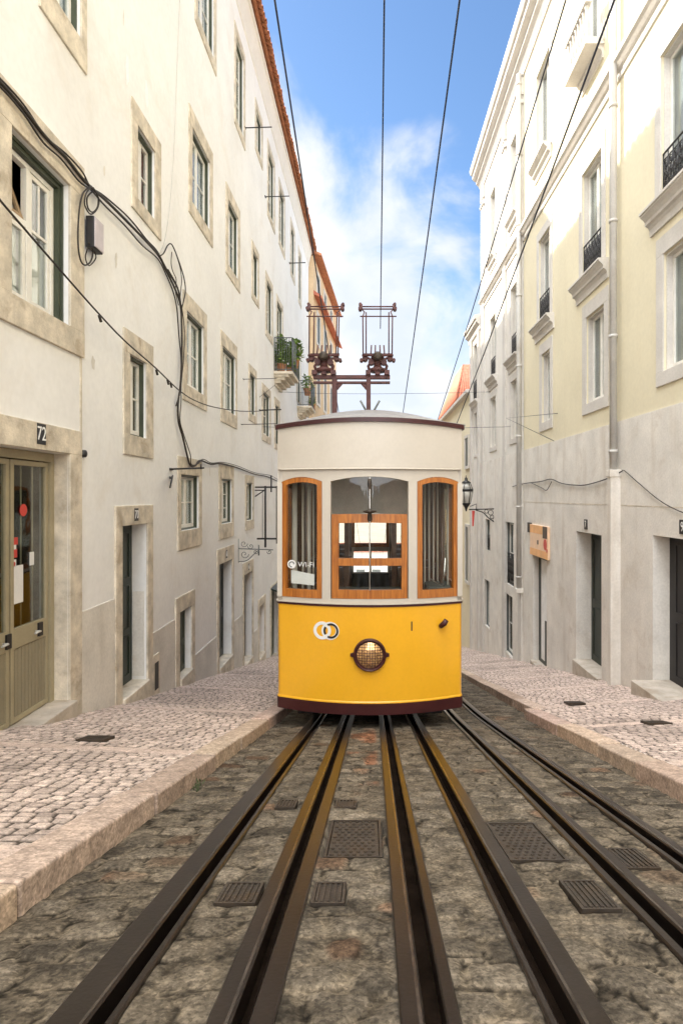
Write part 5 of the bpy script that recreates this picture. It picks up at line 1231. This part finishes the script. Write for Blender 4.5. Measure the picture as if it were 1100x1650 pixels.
mb.tube(smooth([onL(*p, .07) for p in ((146, 300), (134, 312), (128, 340), (126, 385), (129, 415), (136, 427), (146, 422), (150, 405), (143, 390))]), .009, 6)
mb.tube(smooth([onL(*p, .06) for p in ((150, 302), (158, 315), (158, 332), (150, 342), (142, 335), (141, 318), (150, 308))]), .009, 6); mb.tube(smooth([onL(*p, .09) for p in ((148, 300), (139, 312), (137, 330), (146, 345), (156, 338), (160, 322), (152, 305))]), .008, 6)
mb.tube(smooth([onL(*p, .06) for p in ((142, 400), (138, 415), (144, 428), (155, 415), (150, 400))]), .007, 6)
tag(mb.build('cable_loops', 'cable'), 'untidy loops of spare black cable hanging round the junction box', 'cable')
wire('hanging_cable', smooth([onL(*p, .16) for p in ((-60, 250), (0, 322), (60, 392), (120, 461), (160, 506), (200, 548), (250, 592), (290, 630), (320, 648), (355, 658), (400, 663), (446, 660))], 4), .010, 'single black cable slanting across the cream house front from the big window', 'cable', 'cable')
for (x, y, lb) in ((160, 508, 'small dark clip on the slanting black cable, the one nearest the big window'), (252, 596, 'small dark clip on the slanting black cable above the lower stair window'), (270, 612, 'taped join on the slanting black cable, the upper one of a close pair'), (275, 617, 'taped join on the slanting black cable, close to where it crosses the cable bundle')):
    p = Vector(onL(x, y, .16)); mb = MB(); mb.tube([p, p + Vector((0, .05, -.06))], .016, 6); tag(mb.build('cable_clip', 'cable'), lb, 'clip', 'clips on the slanting cable')
wire('thin_wire', smooth([onL(*p, .012) for p in ((296, -60), (290, 0), (285, 120), (281, 230), (274, 330), (266, 385), (258, 408))]), .0045, 'hair-thin grey wire running straight down the cream wall beside the stair window', 'wire', 'zinc')
def thinL(pts, label): wire('thin_wire', smooth([onL(*p, .03) for p in pts]), .006, label, 'wire', 'cable')
thinL(((418, 640), (450, 615), (470, 600)), 'thin wire looping up from the wall towards the near balcony')
# clothes-line arms
GA = 'clothes-line arms sticking out of the cream house'
def arm(px0, px1, py, label, r=.016, brace=False):
    y = -XL * F / (CX - px0); x1 = (px1 - CX) / F * y; z = (CY - py) / F * y
    mb = MB(); mb.tube([(XL, y, z), (x1, y, z + .02)], r, 6); mb.tube([(XL + .01, y - .06, z), (XL + .01, y + .06, z)], r * 1.3, 6)
    if brace: mb.tube([(XL, y - .02, z - .12), (XL + .18, y - .55, z - .16)], r, 6); mb.tube([(XL, y + .1, z - .1), (XL + .16, y - .5, z - .3)], r, 6); mb.tube([(x1 - .05, y, z), (x1 - .05, y, z + .08)], r, 6)
    tag(mb.build('clothesline_arm', 'iron'), label, 'bracket', GA)
arm(394, 438, 206, 'black clothes-line arm beside the small top-storey window'); arm(427, 466, 317, 'black clothes-line arm at the top storey with the tan shutter'); arm(466, 492, 424, 'black clothes-line arm highest up near the far end of the cream house', .02)
arm(275, 329, 756, 'black clothes-line arm with braces above the nearest ground floor window', .014, True); arm(418, 453, 661, 'black clothes-line arm at the second storey above the hanging frame', .018); arm(392, 446, 611, 'thin grey clothes-line arm just under the near balcony', .008); arm(389, 446, 684, 'thin grey clothes-line arm just above the tram roof line', .008)
# empty hanging frame and scroll bracket
y = 16.4; Sx = y / F; q = lambda px, py: ((px - CX) * Sx, y, (CY - py) * Sx)
mb = MB(); mb.tube([q(411, 785), q(447, 785)], .022, 6); mb.tube([q(414, 868), q(447, 868)], .024, 6); mb.tube([q(427.5, 783), q(427.5, 882)], .028, 6); mb.tube([q(446, 783), q(446, 876)], .022, 6); mb.tube([q(410, 790), q(427, 790)], .016, 6); mb.tube([q(411, 800), q(426, 790)], .016, 6); mb.tube([q(437, 766), q(437, 793)], .02, 6); mb.tube([q(423, 790), q(423, 868)], .008, 5)
tag(mb.build('clothes_airer', 'iron'), 'empty black metal frame projecting from the cream house just left of the tram', 'frame')
y = YL(384); Sx = y / F
mb = MB(); mb.tube([q(384, 868), q(384, 907)], .012, 6); mb.tube([q(384, 884), q(440, 886)], .012, 6)
def spiral(c0, c1, r0, turns, s=1): return [q(c0 + s * r0 * (1 - t / 20) * math.cos(turns * 6.28 * t / 20), c1 + r0 * (1 - t / 20) * math.sin(turns * 6.28 * t / 20)) for t in range(20)]
for (a, b, r_, s) in ((394, 893, 7, 1), (404, 880, 5, -1), (393, 876, 6, 1), (412, 889, 4, 1), (434, 889, 4, -1)): mb.tube(spiral(a, b, r_, 1.4, s), .009, 5)
mb.tube([q(417, 878), q(417, 895)], .018, 6); mb.tube(smooth([q(385, 905), q(398, 903), q(408, 894), q(416, 887)]), .01, 6)
tag(mb.build('scroll_bracket', 'greyiron'), 'old scrolled iron lamp bracket without a lamp under the empty hanging frame', 'bracket')
mb = MB(); yv = YL(132); mb.lathe((XL + .005, yv, (CY - 731) / 466 * 3.2), (1, 0, 0), [(0, .045), (.04, .04), (.05, .02)], 12); tag(mb.build('door_bell', 'black'), 'small black oval fitting on the wall right of the double door', 'fitting')
# lantern on the right
yl = YR(796.5); Sx = yl / F; q = lambda px, py, dy=0: ((px - CX) * Sx, yl + dy, (CY - py) * Sx)
lt = thing('street_lantern', 'black wall lantern on a scrolled bracket beside the right edge of the tram', 'street lamp', q(796.5, 842))
mb = MB(); mb.tube([q(796.5, 806), q(796.5, 844)], .02, 6); mb.tube([q(797, 820), q(755, 821)], .02, 6); mb.tube(smooth([q(796, 841), q(786, 834), q(778, 826), q(766, 822)]), .018, 6)
for (a, b, r_) in ((790, 826, 4), (783, 824, 3), (792, 833, 3)): mb.tube([q(a + r_ * math.cos(t * .7), b + r_ * math.sin(t * .7)) for t in range(9)], .012, 5, True)
mb.tube([q(767, 821), q(767, 812), q(757, 816)], .014, 6); mb.build('bracket', 'iron', lt)
lx, _, _ = q(750.5, 800)
def hexring(mb, r0, z0, r1, z1): mb.lathe((lx, yl, 0), (0, 0, 1), [(z0, r0), (z1, r1)], 6)
zq = lambda py: (CY - py) * Sx
mb = MB(); mb.lathe((lx, yl, 0), (0, 0, 1), [(zq(812), .13), (zq(796), .205), (zq(789), .215)], 6); mb.lathe((lx, yl, 0), (0, 0, 1), [(zq(788.8), .2), (zq(778), .12)], 6); mb.build('globe', 'milk', lt)
mb = MB(); mb.lathe((lx, yl, 0), (0, 0, 1), [(zq(792), .225), (zq(788), .235)], 6); mb.lathe((lx, yl, 0), (0, 0, 1), [(zq(778.5), .16), (zq(776.5), .14), (zq(774), .05), (zq(771.5), .055), (zq(769), .02), (zq(766), .012)], 6); mb.lathe((lx, yl, 0), (0, 0, 1), [(zq(824), .02), (zq(818), .05), (zq(812), .14), (zq(810.5), .145)], 6)
for k in range(6):
    a = k * math.pi / 3 + .0; c, s = math.cos(a), math.sin(a); mb.tube([(lx + .14 * c, yl + .14 * s, zq(811)), (lx + .225 * c, yl + .225 * s, zq(790)), (lx + .13 * c, yl + .13 * s, zq(777))], .012, 5)
mb.build('cap', 'iron', lt)
mb = MB(); mb.hexa([q(760.5, 848), q(762.5, 848), q(762.5, 848, .02), q(760.5, 848, .02), q(760, 823), q(764.5, 823), q(764.5, 823, .02), q(760, 823, .02)]); tag(mb.build('red_pennant', 'redmark'), 'small red pennant hanging under the lantern bracket', 'pennant')
# apricot shop sign above a door
ys0, ys1 = YR(887), YR(858); zt0, zb0 = -.70, -1.46
sg = thing('shop_sign', 'apricot printed shop sign fixed over the narrow glazed door on the right', 'sign', (XR, (ys0 + ys1) / 2, zb0))
mb = MB(); mb.box(XR - .075, XR - .021, ys0, ys1, zb0, zt0); mb.build('board', 'peach_sign', sg, bevel=.004)
mb = MB(); mb.box(XR - .079, XR - .0755, ys0 + .003, ys1 - .003, zb0 + .003, zb0 + .18); mb.box(XR - .079, XR - .0755, ys0 + .4, ys1 - .003, zt0 - .2, zt0 - .003); mb.build('colour_band', 'orange_sign', sg)
mb = MB(); mb.lathe((XR - .0755, ys0 + .2, zt0 - .42), (-1, 0, 0), [(0, .13), (.004, .13)], 18); mb.lathe((XR - .0755, ys0 + .06, zt0 - .55), (-1, 0, 0), [(0, .05), (.004, .05)], 12); mb.build('figure', 'redmark', sg)
mb = MB(); mb.box(XR - .079, XR - .0755, ys0 + .05, ys0 + .4, zt0 - .28, zt0 - .003); mb.build('dark_print', 'brown_paint', sg); mb = MB(); mb.box(XR - .079, XR - .0755, (ys0 + ys1) / 2, (ys0 + ys1) / 2 + .1, zt0 - .46, zt0 - .36); mb.build('dark_print', 'brown_paint', sg)
mb = MB(); mb.box(XR - .06, XR - .02, ys1 + .02, ys1 + .32, zt0 - .22, zt0 + .03); tag(mb.build('alarm_box', 'black'), 'small black box on the wall beside the apricot sign', 'box')
# wall cables on the right
def onR(px, py, d=.05): X_ = XR - d; y_ = X_ * F / (px - CX); return (X_, y_, (CY - py) / F * y_)
wire('wall_cable', smooth([onR(*p) for p in ((825, 784), (845, 779), (870, 776), (887, 772), (905, 779), (935, 782), (960, 777), (985, 768), (1003, 758))]), .010, 'thin dark cable looped along the grey stone base between the two downpipes', 'cable', 'cable')
wire('wall_cable', smooth([onR(*p) for p in ((1005, 758), (1030, 780), (1060, 805), (1090, 822), (1160, 850))]), .007, 'thin cable sagging from the near downpipe towards the right edge of the street', 'cable', 'cable')
wire('wall_cable', smooth([onR(*p) for p in ((855, 778), (872, 786), (880, 790), (888, 776))]), .007, 'short drooping end of cable near the far downpipe', 'cable', 'cable')

# small weeds along the left kerb
for (yy, lb) in ((4.0, 'tuft of small green weeds at the foot of the left kerb'),):
    mb = MB(); x_ = float(kerb_l(yy)) + .03
    for k in range(60):
        a = random.random() * 6.28; c = Vector((x_ + random.uniform(-.015, .04), yy + random.uniform(-.09, .09), pz(yy) + .0)); d = Vector((math.cos(a) * .5, math.sin(a) * .5, .9)); s = Vector((-math.sin(a), math.cos(a), 0)); L_ = random.uniform(.012, .03)
        mb.face([c - s * .003, c + s * .003, c + d * L_ * .7 + s * .005, c + d * L_])
    tag(mb.build('weed', 'weed'), lb, 'weed')
bpy.context.view_layer.update()
